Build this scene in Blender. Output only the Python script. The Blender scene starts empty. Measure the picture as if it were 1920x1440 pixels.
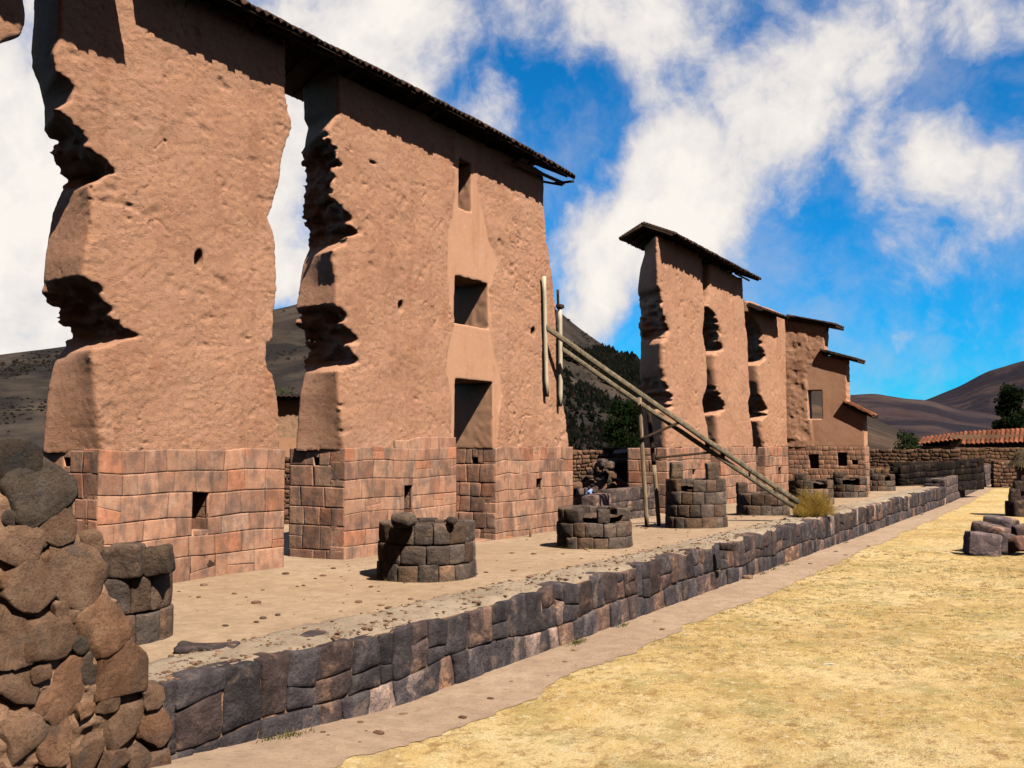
import bpy, math, random
import numpy as np
from mathutils import Vector
sc = bpy.context.scene
R = math.radians
rng = np.random.default_rng(7)
random.seed(7)

# ------------------------------------------------------------------ camera, world, sun, exposure
FPX = 1870.0
YAW, PITCH, EYE = 30.9, 3.47, 2.9
cam_d = bpy.data.cameras.new('camera')
cam_d.sensor_width = 36; cam_d.lens = FPX / 1920 * 36
cam_d.clip_start = 0.1; cam_d.clip_end = 20000
cam = bpy.data.objects.new('camera', cam_d)
sc.collection.objects.link(cam)
cam.location = (0, 0, EYE)
cam.rotation_euler = (R(90 + PITCH), 0, R(YAW))
sc.camera = cam

SUN = Vector((1.0, -0.42, 1.4)).normalized()
sun_d = bpy.data.lights.new('sun', 'SUN')
sun_d.energy = 5.0; sun_d.angle = R(0.5); sun_d.color = (1.0, 0.93, 0.80)
sun = bpy.data.objects.new('sun', sun_d)
sc.collection.objects.link(sun)
sun.rotation_euler = SUN.to_track_quat('Z', 'Y').to_euler()

sc.view_settings.view_transform = 'Standard'
sc.view_settings.look = 'None'
sc.view_settings.exposure = 0.50
sc.cycles.diffuse_bounces = 0
sc.view_settings.gamma = 1.0

def ray(px, py):
    x, y, z = (px - 960) / FPX, (720 - py) / FPX, -1.0
    p = R(90 + PITCH); c, s = math.cos(p), math.sin(p)
    x, y, z = x, y * c - z * s, y * s + z * c
    a = R(YAW); c, s = math.cos(a), math.sin(a)
    return np.array([x * c - y * s, x * s + y * c, z])
def on_x(px, py, X):
    d = ray(px, py); t = X / d[0]; return np.array([X, d[1] * t, EYE + d[2] * t])
def on_y(px, py, Y):
    d = ray(px, py); t = Y / d[1]; return np.array([d[0] * t, Y, EYE + d[2] * t])
def on_z(px, py, Z):
    d = ray(px, py); t = (Z - EYE) / d[2]; return np.array([d[0] * t, d[1] * t, Z])
def at_d(px, py, D):
    d = ray(px, py); d = d / math.hypot(d[0], d[1]); return np.array([d[0] * D, d[1] * D, EYE + d[2] * D])

# world: physical sky plus clouds that stand at fixed directions of the sky
w = bpy.data.worlds.new('World'); sc.world = w; w.use_nodes = True
nt = w.node_tree; nt.nodes.clear()
def N(t, **k):
    n = nt.nodes.new(t)
    for a, b in k.items(): setattr(n, a, b)
    return n
def L(a, b): nt.links.new(a, b)
SKY_STRENGTH = 0.07
sky = N('ShaderNodeTexSky', sky_type='NISHITA', sun_disc=False, sun_elevation=math.asin(SUN.z),
        sun_rotation=math.atan2(SUN.x, SUN.y), altitude=2000.0, air_density=1.2, dust_density=0.2, ozone_density=3.0)
tc = N('ShaderNodeTexCoord')
n_warp = N('ShaderNodeTexNoise'); n_warp.inputs['Scale'].default_value = 5.0; n_warp.inputs['Detail'].default_value = 6.0
L(tc.outputs['Generated'], n_warp.inputs['Vector'])
sub = N('ShaderNodeVectorMath', operation='SUBTRACT'); sub.inputs[1].default_value = (0.5, 0.5, 0.5)
L(n_warp.outputs['Color'], sub.inputs[0])
scl = N('ShaderNodeVectorMath', operation='SCALE'); scl.inputs['Scale'].default_value = 0.10
L(sub.outputs[0], scl.inputs[0])
wadd = N('ShaderNodeVectorMath', operation='ADD')
L(tc.outputs['Generated'], wadd.inputs[0]); L(scl.outputs[0], wadd.inputs[1])
CLOUDS = [(-60, 250, 380, 1.5), (-150, 520, 380, 1.5), (60, 430, 260, 1.4), (540, 340, 190, 1.5), (540, 480, 160, 1.3), (600, 120, 230, .8), (660, -10, 200, .9), (830, 70, 170, .8),
          (930, 230, 100, .6), (1060, 20, 170, .85), (1180, 80, 100, .45), (1340, 0, 200, .8), (1340, 335, 205, 1.25), (1200, 270, 110, .45), (1210, 430, 150, .9), (1090, 510, 130, .85),
          (1110, 620, 110, .5), (1490, 150, 120, .7), (1590, 70, 120, .5), (1480, 260, 100, .5), (1770, -20, 170, .7), (1900, 50, 110, .5), (1680, 280, 140, .85), (1800, 240, 90, .55),
          (1890, 360, 100, .7), (1510, 545, 70, .4), (1830, 625, 95, .35), (1700, 640, 130, .2), (1560, 440, 160, .15),
          (2150, 300, 200, .8), (2400, 100, 260, .9), (-500, 200, 400, .9), (300, -400, 350, .6), (1500, -500, 300, .5)]
acc = None
for px, py, rad, wt in CLOUDS:
    d = ray(px, py); d = d / np.linalg.norm(d)
    dist = N('ShaderNodeVectorMath', operation='DISTANCE'); dist.inputs[1].default_value = tuple(d)
    L(wadd.outputs[0], dist.inputs[0])
    mr = N('ShaderNodeMapRange', interpolation_type='SMOOTHSTEP')
    mr.inputs['From Min'].default_value = rad / FPX * 1.3; mr.inputs['From Max'].default_value = rad / FPX * 0.15
    mr.inputs['To Min'].default_value = 0.0; mr.inputs['To Max'].default_value = wt
    L(dist.outputs['Value'], mr.inputs['Value'])
    if acc is None: acc = mr.outputs['Result']
    else:
        m = N('ShaderNodeMath', operation='ADD'); L(acc, m.inputs[0]); L(mr.outputs['Result'], m.inputs[1]); acc = m.outputs[0]
n_det = N('ShaderNodeTexNoise'); n_det.inputs['Scale'].default_value = 9.0; n_det.inputs['Detail'].default_value = 9.0; n_det.inputs['Roughness'].default_value = 0.6
L(wadd.outputs[0], n_det.inputs['Vector'])
ma = N('ShaderNodeMath', operation='MULTIPLY_ADD'); ma.inputs[1].default_value = 2.7; ma.inputs[2].default_value = -1.5
L(n_det.outputs['Fac'], ma.inputs[0])
acl = N('ShaderNodeMath', operation='MINIMUM'); acl.inputs[1].default_value = 1.25; L(acc, acl.inputs[0]); acc = acl.outputs[0]
n_sm = N('ShaderNodeTexNoise'); n_sm.inputs['Scale'].default_value = 21.0; n_sm.inputs['Detail'].default_value = 9.0; n_sm.inputs['Roughness'].default_value = 0.62
L(wadd.outputs[0], n_sm.inputs['Vector'])
ms = N('ShaderNodeMath', operation='MULTIPLY_ADD'); ms.inputs[1].default_value = 1.1; ms.inputs[2].default_value = -0.57; L(n_sm.outputs['Fac'], ms.inputs[0])
mss = N('ShaderNodeMath', operation='ADD'); L(acc, mss.inputs[0]); L(ms.outputs[0], mss.inputs[1]); acc = mss.outputs[0]
dsum = N('ShaderNodeMath', operation='ADD'); L(acc, dsum.inputs[0]); L(ma.outputs[0], dsum.inputs[1])
dens = N('ShaderNodeMapRange', interpolation_type='SMOOTHSTEP')
dens.inputs['From Min'].default_value = 0.0; dens.inputs['From Max'].default_value = 0.95
L(dsum.outputs[0], dens.inputs['Value'])
# cloud tone: grey-lilac where thin, cream white where thick
ctone = N('ShaderNodeMapRange'); ctone.inputs['From Min'].default_value = 0.2; ctone.inputs['From Max'].default_value = 1.3
L(dsum.outputs[0], ctone.inputs['Value'])
cmix = N('ShaderNodeMixRGB'); cmix.inputs['Color1'].default_value = (0.58, 0.56, 0.62, 1); cmix.inputs['Color2'].default_value = (0.98, 0.93, 0.86, 1)
veil = N('ShaderNodeMapRange', interpolation_type='SMOOTHSTEP'); veil.inputs['From Min'].default_value = 0.42; veil.inputs['From Max'].default_value = 0.70; veil.inputs['To Max'].default_value = 0.40
n_v = N('ShaderNodeTexNoise'); n_v.inputs['Scale'].default_value = 6.0; n_v.inputs['Detail'].default_value = 8.0; n_v.inputs['Roughness'].default_value = 0.65
L(wadd.outputs[0], n_v.inputs['Vector']); L(n_v.outputs['Fac'], veil.inputs['Value'])
dmax = N('ShaderNodeMath', operation='MAXIMUM'); L(dens.outputs[0], dmax.inputs[0]); L(veil.outputs[0], dmax.inputs[1])
L(ctone.outputs[0], cmix.inputs['Fac'])
smul = N('ShaderNodeMixRGB', blend_type='MULTIPLY'); smul.inputs['Fac'].default_value = 1.0
SKY_TINT = (0.05, 0.86, 1.40, 1)
smul.inputs['Color2'].default_value = SKY_TINT
L(sky.outputs[0], smul.inputs['Color1'])
bg_sky = N('ShaderNodeBackground'); bg_sky.inputs['Strength'].default_value = SKY_STRENGTH
L(smul.outputs[0], bg_sky.inputs['Color'])
bg_cl = N('ShaderNodeBackground'); bg_cl.inputs['Strength'].default_value = 0.70
L(cmix.outputs[0], bg_cl.inputs['Color'])
mixs = N('ShaderNodeMixShader'); L(dmax.outputs[0], mixs.inputs['Fac']); L(bg_sky.outputs[0], mixs.inputs[1]); L(bg_cl.outputs[0], mixs.inputs[2])
# dull deck added to the unseen sky behind the viewer, cutting blue shadow fill
dk = N('ShaderNodeVectorMath', operation='DOT_PRODUCT'); dk.inputs[1].default_value = tuple(Vector((0.66, -0.72, 0.30)).normalized())
L(tc.outputs['Generated'], dk.inputs[0])
dkm = N('ShaderNodeMapRange', interpolation_type='SMOOTHSTEP'); dkm.inputs['From Min'].default_value = -0.05; dkm.inputs['From Max'].default_value = 0.35
L(dk.outputs['Value'], dkm.inputs['Value'])
bg_dk = N('ShaderNodeBackground'); bg_dk.inputs['Color'].default_value = (0.085, 0.062, 0.055, 1)
mix2 = N('ShaderNodeMixShader'); L(dkm.outputs[0], mix2.inputs['Fac']); L(mixs.outputs[0], mix2.inputs[1]); L(bg_dk.outputs[0], mix2.inputs[2])
wo = N('ShaderNodeOutputWorld'); L(mix2.outputs[0], wo.inputs['Surface'])

# ------------------------------------------------------------------ numeric helpers
def _hash(ix, iy, iz, seed):
    h = (ix.astype(np.uint32) * np.uint32(374761393)) ^ (iy.astype(np.uint32) * np.uint32(668265263)) ^ (iz.astype(np.uint32) * np.uint32(2147483647 & 3266489917)) ^ np.uint32((seed * 1013904223) & 0xffffffff)
    h = (h ^ (h >> np.uint32(13))) * np.uint32(1274126177)
    h = (h ^ (h >> np.uint32(16))) * np.uint32(2246822519)
    h = h ^ (h >> np.uint32(13))
    return h.astype(np.float32) / np.float32(4294967295.0) * 2 - 1
def vnoise(P, seed=0):
    P = np.asarray(P, dtype=np.float32)
    i = np.floor(P).astype(np.int64); f = P - i
    f = f * f * f * (f * (f * 6 - 15) + 10)
    x, y, z = i[..., 0], i[..., 1], i[..., 2]; fx, fy, fz = f[..., 0], f[..., 1], f[..., 2]
    def c(a, b, d): return _hash(x + a, y + b, z + d, seed)
    x00 = c(0,0,0) * (1-fx) + c(1,0,0) * fx; x10 = c(0,1,0) * (1-fx) + c(1,1,0) * fx
    x01 = c(0,0,1) * (1-fx) + c(1,0,1) * fx; x11 = c(0,1,1) * (1-fx) + c(1,1,1) * fx
    return (x00 * (1-fy) + x10 * fy) * (1-fz) + (x01 * (1-fy) + x11 * fy) * fz
def fbm(P, seed=0, octv=3, gain=0.5, lac=2.1):
    P = np.asarray(P, dtype=np.float32); a, s, t = 1.0, 0.0, 0.0
    for k in range(octv):
        s = s + a * vnoise(P, seed + k * 17); t += a; a *= gain; P = P * lac + 11.3
    return s / t

def surface_nets(D, org, h):
    S = D < 0
    nx, ny, nz = D.shape
    cnt = np.zeros((nx-1, ny-1, nz-1), np.int8)
    corners = [(a, b, c) for a in (0,1) for b in (0,1) for c in (0,1)]
    for a, b, c in corners: cnt += S[a:nx-1+a, b:ny-1+b, c:nz-1+c]
    act = np.argwhere((cnt > 0) & (cnt < 8))
    idx = -np.ones((nx-1, ny-1, nz-1), np.int64); idx[act[:,0], act[:,1], act[:,2]] = np.arange(len(act))
    acc = np.zeros((len(act), 3)); n = np.zeros(len(act))
    for a in corners:
        for ax in range(3):
            if a[ax] == 1: continue
            b = list(a); b[ax] = 1
            pa = act + np.array(a); pb = act + np.array(b)
            da = D[pa[:,0], pa[:,1], pa[:,2]]; db = D[pb[:,0], pb[:,1], pb[:,2]]
            m = (da < 0) != (db < 0)
            t = np.where(m, da / np.where(m, da - db, 1), 0)
            p = np.array(a, float)[None, :] + t[:, None] * (np.array(b) - np.array(a))[None, :]
            acc[m] += p[m]; n[m] += 1
    V = (act + acc / n[:, None]) * h + np.array(org)
    F = []
    for ax in range(3):
        o = [(1,2),(2,0),(0,1)][ax]
        sl0 = [slice(1, s-1) for s in D.shape]; sl0[ax] = slice(0, D.shape[ax]-1)
        sl1 = list(sl0); sl1[ax] = slice(1, D.shape[ax])
        A = S[tuple(sl0)]; B = S[tuple(sl1)]
        off = np.array([1,1,1]); off[ax] = 0
        for flip, M in ((False, A & ~B), (True, ~A & B)):
            e = np.argwhere(M) + off
            if not len(e): continue
            u = np.zeros(3, int); u[o[0]] = 1; v = np.zeros(3, int); v[o[1]] = 1
            q = [e-u-v, e-v, e, e-u]
            q = [idx[k[:,0], k[:,1], k[:,2]] for k in q]
            F.append(np.stack(q if not flip else q[::-1], 1))
    return V, np.concatenate(F)

COL = sc.collection
def mk(name, V, F, mat, parent=None, tint=None, smooth=True):
    V = np.asarray(V, np.float32).reshape(-1, 3); F = np.asarray(F, np.int32)
    me = bpy.data.meshes.new(name)
    me.vertices.add(len(V)); me.vertices.foreach_set('co', V.ravel())
    k = F.shape[1]
    me.loops.add(F.size); me.loops.foreach_set('vertex_index', F.ravel())
    me.polygons.add(len(F)); me.polygons.foreach_set('loop_start', np.arange(0, F.size, k, dtype=np.int32))
    me.update(calc_edges=True)
    me.polygons.foreach_set('use_smooth', np.full(len(F), smooth))
    if tint is not None:
        at = me.attributes.new('tint', 'FLOAT_COLOR', 'POINT')
        T = np.ones((len(V), 4), np.float32); T[:, :tint.shape[1]] = tint
        at.data.foreach_set('color', T.ravel())
    me.materials.append(mat); me.validate(); me.update()
    ob = bpy.data.objects.new(name, me); COL.objects.link(ob)
    if parent is not None: ob.parent = parent; ob.matrix_parent_inverse = parent.matrix_world.inverted()
    return ob
def empty(name, loc, label, cat, group=None):
    o = bpy.data.objects.new(name, None); COL.objects.link(o); o.location = tuple(loc)
    o.empty_display_size = 0.3
    bpy.context.view_layer.update()
    return tag(o, label, cat, group)
def tag(o, label, cat, group=None, kind=None):
    o['label'] = label; o['category'] = cat
    if group: o['group'] = group
    o['kind'] = kind or 'thing'
    return o
def struct(o): o['kind'] = 'structure'; return o

class MB:
    def __init__(s): s.V, s.F, s.T, s.n = [], [], [], 0
    def add(s, V, F, tint=(1,1,1)):
        V = np.asarray(V, np.float32); s.V.append(V); s.F.append(np.asarray(F) + s.n)
        t = np.asarray(tint, np.float32)
        s.T.append(np.tile(t, (len(V), 1)) if t.ndim == 1 else t); s.n += len(V)
    def build(s, name, mat, parent=None, smooth=True):
        return mk(name, np.concatenate(s.V), np.concatenate(s.F), mat, parent, np.concatenate(s.T), smooth)

def cube_template(c):
    c = np.array(c); n = len(c); idm = {}; V = []; F = []
    def vid(p):
        if p not in idm: idm[p] = len(V); V.append([c[p[0]], c[p[1]], c[p[2]]])
        return idm[p]
    m = n - 1
    for i in range(m):
        for j in range(m):
            for ax in range(3):
                for side in (0, m):
                    q = []
                    for a, b in ((i,j),(i+1,j),(i+1,j+1),(i,j+1)):
                        p = [0,0,0]; p[ax] = side; p[(ax+1)%3] = a; p[(ax+2)%3] = b; q.append(vid(tuple(p)))
                    F.append(q if side == m else q[::-1])
    return np.array(V, float), np.array(F)
T_FINE = cube_template([-1, -.9, -.68, -.3, .05, .35, .7, .9, 1])
T_MID = cube_template([-1, -.85, -.4, .1, .5, .86, 1])
T_LOW = cube_template([-1, -.8, 0, .8, 1])
T_BOX = cube_template([-1, 1])

def rounded(T, half, r):
    half = np.asarray(half, float); r = min(r, half.min() * 0.98)
    p = T[0] * half; inner = np.clip(p, -half + r, half - r); d = p - inner
    l = np.linalg.norm(d, axis=1, keepdims=True)
    return inner + np.where(l > 1e-9, d / np.maximum(l, 1e-9) * np.minimum(l, r), 0)

def face_x(X0): return lambda s, z, wv: np.stack([X0 + wv, s, z], 1)
def face_ny(Y0): return lambda s, z, wv: np.stack([s, Y0 - wv, z], 1)
def face_py(Y0): return lambda s, z, wv: np.stack([-s, Y0 + wv, z], 1)

def stone(mb, frame, quad, depth=0.4, proud=0.0, r=0.03, rough=0.012, tint=(1,1,1), T=None, seed=0, freq=4.0, gap=0.006, bulge=0.0):
    """quad = corners (s,z): bottom-left, bottom-right, top-right, top-left; a rounded block reaching depth inward"""
    T = T or T_MID
    q = np.asarray(quad, float); c = q.mean(0)
    hs = max((np.linalg.norm(q[1]-q[0]) + np.linalg.norm(q[2]-q[3])) / 4, .02); hz = max((np.linalg.norm(q[3]-q[0]) + np.linalg.norm(q[2]-q[1])) / 4, .02)
    P = rounded(T, (hs, hz, depth / 2), r)
    u = (P[:,0] / hs + 1) / 2; v = (P[:,1] / hz + 1) / 2
    sh = 1 - gap / min(hs, hz)
    qq = c + (q - c) * sh
    pos = (qq[0]*((1-u)*(1-v))[:,None] + qq[1]*(u*(1-v))[:,None] + qq[2]*(u*v)[:,None] + qq[3]*((1-u)*v)[:,None])
    wv = P[:,2] - depth / 2 + proud
    if bulge: wv = wv + bulge * (P[:,2] > 0) * (1 - (2*u-1)**2) * (1 - (2*v-1)**2)
    W = frame(pos[:,0], pos[:,1], wv)
    if rough:
        W = W + rough * np.stack([fbm(W * freq, seed + k, 3) for k in (1, 2, 3)], 1)
    mb.add(W, T[1], tint)

def courses(mb, frame, s0, s1, z0, ztop, ch, sw, openings=(), seed=0, depth=0.5, proud=0.0, r=0.03, rough=0.01, tintf=None, T=None, freq=4.0, wob=0.025, slant=0.03, gap=0.001, bulge=0.0, drop=None, plates=False):
    g = np.random.default_rng(seed)
    zt = ztop if callable(ztop) else (lambda s: ztop)
    if plates: plate(mb, frame, s0 + .03, s1 - .03, z0, min(zt(s0), zt(s1), zt((s0+s1)/2)) - .06, list(openings))
    nz = max(1, int(round((zt((s0+s1)/2) - z0) / ch)))
    hcum = np.cumsum(np.concatenate([[0], g.uniform(.78, 1.25, nz)])); hcum = hcum / hcum[-1]
    def line(k, s):
        f = hcum[k]; base = z0 + (zt(s) - z0) * f
        if k in (0, nz): return base
        return base + wob * float(vnoise(np.array([[s * 1.1 + k * 5.7, k * 7.3, seed * .37]]))[0])
    for k in range(nz):
        s = s0; cuts = [s0]
        while True:
            s += sw * g.choice([g.uniform(.6, 1.0), g.uniform(.9, 1.6)])
            if s > s1 - sw * .45: break
            cuts.append(s)
        cuts.append(s1)
        sl = [0] + [g.uniform(-slant, slant) for _ in cuts[1:-1]] + [0]
        for i in range(len(cuts)-1):
            a, b = cuts[i], cuts[i+1]
            zb, zt_ = line(k, (a+b)/2), line(k+1, (a+b)/2)
            pieces = [(a, b, None, None)]
            for (oa, ob, oz0, oz1) in openings:
                if oz1 <= zb + .04 or oz0 >= zt_ - .04: continue
                new = []
                for (pa, pb, c0, c1) in pieces:
                    if ob <= pa or oa >= pb: new.append((pa, pb, c0, c1)); continue
                    if oa > pa + .05: new.append((pa, oa, c0, c1))
                    if ob < pb - .05: new.append((ob, pb, c0, c1))
                    if oz1 < zt_ - .05: new.append((max(pa, oa), min(pb, ob), oz1, c1))
                    if oz0 > zb + .05: new.append((max(pa, oa), min(pb, ob), c0, oz0))
                pieces = new
            for (pa, pb, c0, c1) in pieces:
                if pb - pa < .05: continue
                if drop and drop(k, nz, (pa + pb) / 2): continue
                la = sl[i] if pa == a else 0; lb = sl[i+1] if pb == b else 0
                za0 = line(k, pa) if c0 is None else c0; zb0 = line(k, pb) if c0 is None else c0
                za1 = line(k+1, pa) if c1 is None else c1; zb1 = line(k+1, pb) if c1 is None else c1
                t = tintf(g, k, nz, pa, (za0+za1)/2) if tintf else (1,1,1)
                if g.uniform() < .10 and za1 - za0 > .3 and c0 is None and c1 is None:
                    f1, f2 = g.uniform(.35, .65), g.uniform(.35, .65); ma, mb_ = za0 + (za1 - za0) * f1, zb0 + (zb1 - zb0) * f2
                    stone(mb, frame, [(pa - la, za0), (pb - lb, zb0), (pb, mb_), (pa, ma)], depth, proud + g.uniform(-.008, .008), r, rough, t, T, seed + k + 7, freq, gap, bulge)
                    za0, zb0, la, lb = ma, mb_, la, lb
                    t = tintf(g, k, nz, pa, (za0+za1)/2) if tintf else (1,1,1)
                    stone(mb, frame, [(pa, za0), (pb, zb0), (pb + lb, zb1), (pa + la, za1)], depth, proud + g.uniform(-.008, .008), r, rough, t, T, seed + k, freq, gap, bulge); continue
                stone(mb, frame, [(pa - la, za0), (pb - lb, zb0), (pb + lb, zb1), (pa + la, za1)], depth, proud + g.uniform(-.012, .012) * min(1, (rough / .012) ** 2), r, rough, t, T, seed + k, freq, gap, bulge)

def plate(mb, frame, s0, s1, z0, z1, openings=(), w0=-.12, w1=-.009, tint=(1, 1, 1)):
    """backing just behind the stone faces, so the joints read as thin shallow lines"""
    for k, (oa, ob, oz0, oz1) in enumerate(openings):
        if oa < s1 and ob > s0 and oz0 < z1 and oz1 > z0:
            rest = openings[k+1:]
            for a, b, c, d in ((s0, oa, z0, z1), (ob, s1, z0, z1), (max(s0, oa), min(s1, ob), z0, oz0), (max(s0, oa), min(s1, ob), oz1, z1)):
                if b - a > .03 and d - c > .03: plate(mb, frame, a, b, c, d, rest, w0, w1, tint)
            return
    S = np.array([s0, s1, s1, s0] * 2); Z = np.array([z0, z0, z1, z1] * 2); W = np.array([w1] * 4 + [w0] * 4, float)
    mb.add(frame(S, Z, W), [[0,1,2,3], [7,6,5,4], [0,4,5,1], [1,5,6,2], [2,6,7,3], [3,7,4,0]], tint)
def box(mb, lo, hi, tint=(1,1,1), r=0.0):
    lo, hi = np.array(lo, float), np.array(hi, float); h = (hi - lo) / 2
    T = T_BOX if r == 0 else T_LOW
    P = T[0] * h if r == 0 else rounded(T, h, r)
    mb.add(P + (lo + hi) / 2, T[1], tint)
def plank(mb, a, b, wd, th, up=(0,0,1), tint=(1,1,1), segs=8, bow=0.0, seed=0, r=0.01):
    """a sawn timber from a to b, lengthwise divided, slightly uneven"""
    a, b = np.array(a, float), np.array(b, float); d = b - a; Ln = np.linalg.norm(d); d /= Ln
    sd = np.cross(d, np.array(up, float)); sd /= np.linalg.norm(sd); u = np.cross(sd, d)
    prof = [(-wd/2, -th/2+r), (-wd/2+r, -th/2), (wd/2-r, -th/2), (wd/2, -th/2+r), (wd/2, th/2-r), (wd/2-r, th/2), (-wd/2+r, th/2), (-wd/2, th/2-r)]
    V = []; ts = np.linspace(0, 1, segs + 1)
    for t in ts:
        o = bow * math.sin(math.pi * t)
        jx, jz = (vnoise(np.array([[t * Ln * .8, seed, 0.5], [t * Ln * .8, seed, 9.5]]), seed) * .012)
        for x, z in prof: V.append(a + d * Ln * t + sd * (x + jx) + u * (z + o + jz))
    n = len(prof); F = []
    for i in range(segs):
        for j in range(n): F.append([i*n+j, i*n+(j+1)%n, (i+1)*n+(j+1)%n, (i+1)*n+j])
    m = len(V); V += [a, b]
    for j in range(n):
        F.append([m, (j+1)%n, j, j]); F.append([m+1, segs*n+j, segs*n+(j+1)%n, segs*n+(j+1)%n])
    F4 = np.array(F); V = np.array(V)
    # caps as quads of pairs to stay quad-only
    F2 = [f for f in F4.tolist() if len(set(f)) == 4]
    for j in range(0, n, 2):
        F2.append([m, (j+2)%n, (j+1)%n, j]); F2.append([m+1, segs*n+j, segs*n+(j+1)%n, segs*n+(j+2)%n])
    mb.add(V, np.array(F2), tint)
def tube(mb, pts, rad, n=8, tint=(1,1,1)):
    pts = np.array(pts, float); V = []; F = []
    for i, p in enumerate(pts):
        d = pts[min(i+1, len(pts)-1)] - pts[max(i-1, 0)]; d /= np.linalg.norm(d)
        s = np.cross(d, [0.3, .2, 1.0] if abs(d[2]) < .9 else [1, 0, 0]); s /= np.linalg.norm(s); u = np.cross(s, d)
        r_ = rad[i] if hasattr(rad, '__len__') else rad
        for k in range(n): V.append(p + r_ * (math.cos(2*math.pi*k/n) * s + math.sin(2*math.pi*k/n) * u))
    for i in range(len(pts)-1):
        for k in range(n): F.append([i*n+k, (i+1)*n+k, (i+1)*n+(k+1)%n, i*n+(k+1)%n])
    m = len(V); V += [pts[0], pts[-1]]; e = (len(pts)-1) * n
    for k in range(0, n, 2):
        F.append([m, k, (k+1)%n, (k+2)%n]); F.append([m+1, e+(k+2)%n, e+(k+1)%n, e+k])
    mb.add(np.array(V), np.array(F), tint)

# ------------------------------------------------------------------ materials
def mat_new(name):
    m = bpy.data.materials.new(name); m.use_nodes = True; m.node_tree.nodes.clear(); return m
class NT:
    def __init__(s, m):
        s.t = m.node_tree; s.out = s.n('ShaderNodeOutputMaterial'); s.b = s.n('ShaderNodeBsdfPrincipled')
        s.b.inputs['Roughness'].default_value = 0.95; s.b.inputs['Specular IOR Level'].default_value = 0.12
        s.l(s.b.outputs[0], s.out.inputs['Surface'])
        s.pos = s.n('ShaderNodeNewGeometry').outputs['Position']
    def n(s, t, **k):
        x = s.t.nodes.new(t)
        for a, b in k.items(): setattr(x, a, b)
        return x
    def l(s, a, b): s.t.links.new(a, b)
    def noise(s, scale, detail=4, rough=.55, vec=None, dist=0.0, stretch=None):
        v = vec or s.pos
        if stretch:
            mp = s.n('ShaderNodeMapping'); mp.inputs['Scale'].default_value = stretch; s.l(v, mp.inputs['Vector']); v = mp.outputs[0]
        x = s.n('ShaderNodeTexNoise'); x.inputs['Scale'].default_value = scale; x.inputs['Detail'].default_value = detail
        x.inputs['Roughness'].default_value = rough; x.inputs['Distortion'].default_value = dist
        s.l(v, x.inputs['Vector']); return x.outputs['Fac']
    def voro(s, scale, feature='F1', vec=None, out='Distance'):
        x = s.n('ShaderNodeTexVoronoi', feature=feature); x.inputs['Scale'].default_value = scale
        s.l(vec or s.pos, x.inputs['Vector']); return x.outputs[out]
    def ramp(s, fac, stops, interp='LINEAR'):
        x = s.n('ShaderNodeValToRGB'); cr = x.color_ramp; cr.interpolation = interp
        while len(cr.elements) < len(stops): cr.elements.new(0.5)
        for e, (p, c) in zip(cr.elements, stops):
            e.position = p; e.color = (c, c, c, 1) if not hasattr(c, '__len__') else (*c, 1)
        s.l(fac, x.inputs['Fac']); return x.outputs['Color']
    def mix(s, fac, a, b, mode='MIX'):
        x = s.n('ShaderNodeMixRGB', blend_type=mode)
        for sock, v in ((x.inputs['Fac'], fac), (x.inputs['Color1'], a), (x.inputs['Color2'], b)):
            if hasattr(v, 'is_linked'): s.l(v, sock)
            elif hasattr(v, '__len__'): sock.default_value = (*v, 1) if len(v) == 3 else v
            else: sock.default_value = v
        return x.outputs[0]
    def math(s, op, a, b=None, c=None):
        x = s.n('ShaderNodeMath', operation=op)
        for i, v in enumerate((a, b, c)):
            if v is None: continue
            if hasattr(v, 'is_linked'): s.l(v, x.inputs[i])
            else: x.inputs[i].default_value = v
        return x.outputs[0]
    def attr(s, name='tint'):
        x = s.n('ShaderNodeAttribute', attribute_name=name); return x.outputs['Color'], x.outputs['Alpha']
    def color(s, c): s.l(c, s.b.inputs['Base Color'])
    def bump(s, h, strength=.5, dist=.05):
        prev = s.b.inputs['Normal'].links[0].from_socket if s.b.inputs['Normal'].is_linked else None
        x = s.n('ShaderNodeBump')
        if hasattr(strength, 'is_linked'): s.l(strength, x.inputs['Strength'])
        else: x.inputs['Strength'].default_value = strength
        x.inputs['Distance'].default_value = dist; s.l(h, x.inputs['Height'])
        if prev: s.l(prev, x.inputs['Normal'])
        s.l(x.outputs[0], s.b.inputs['Normal'])

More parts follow.
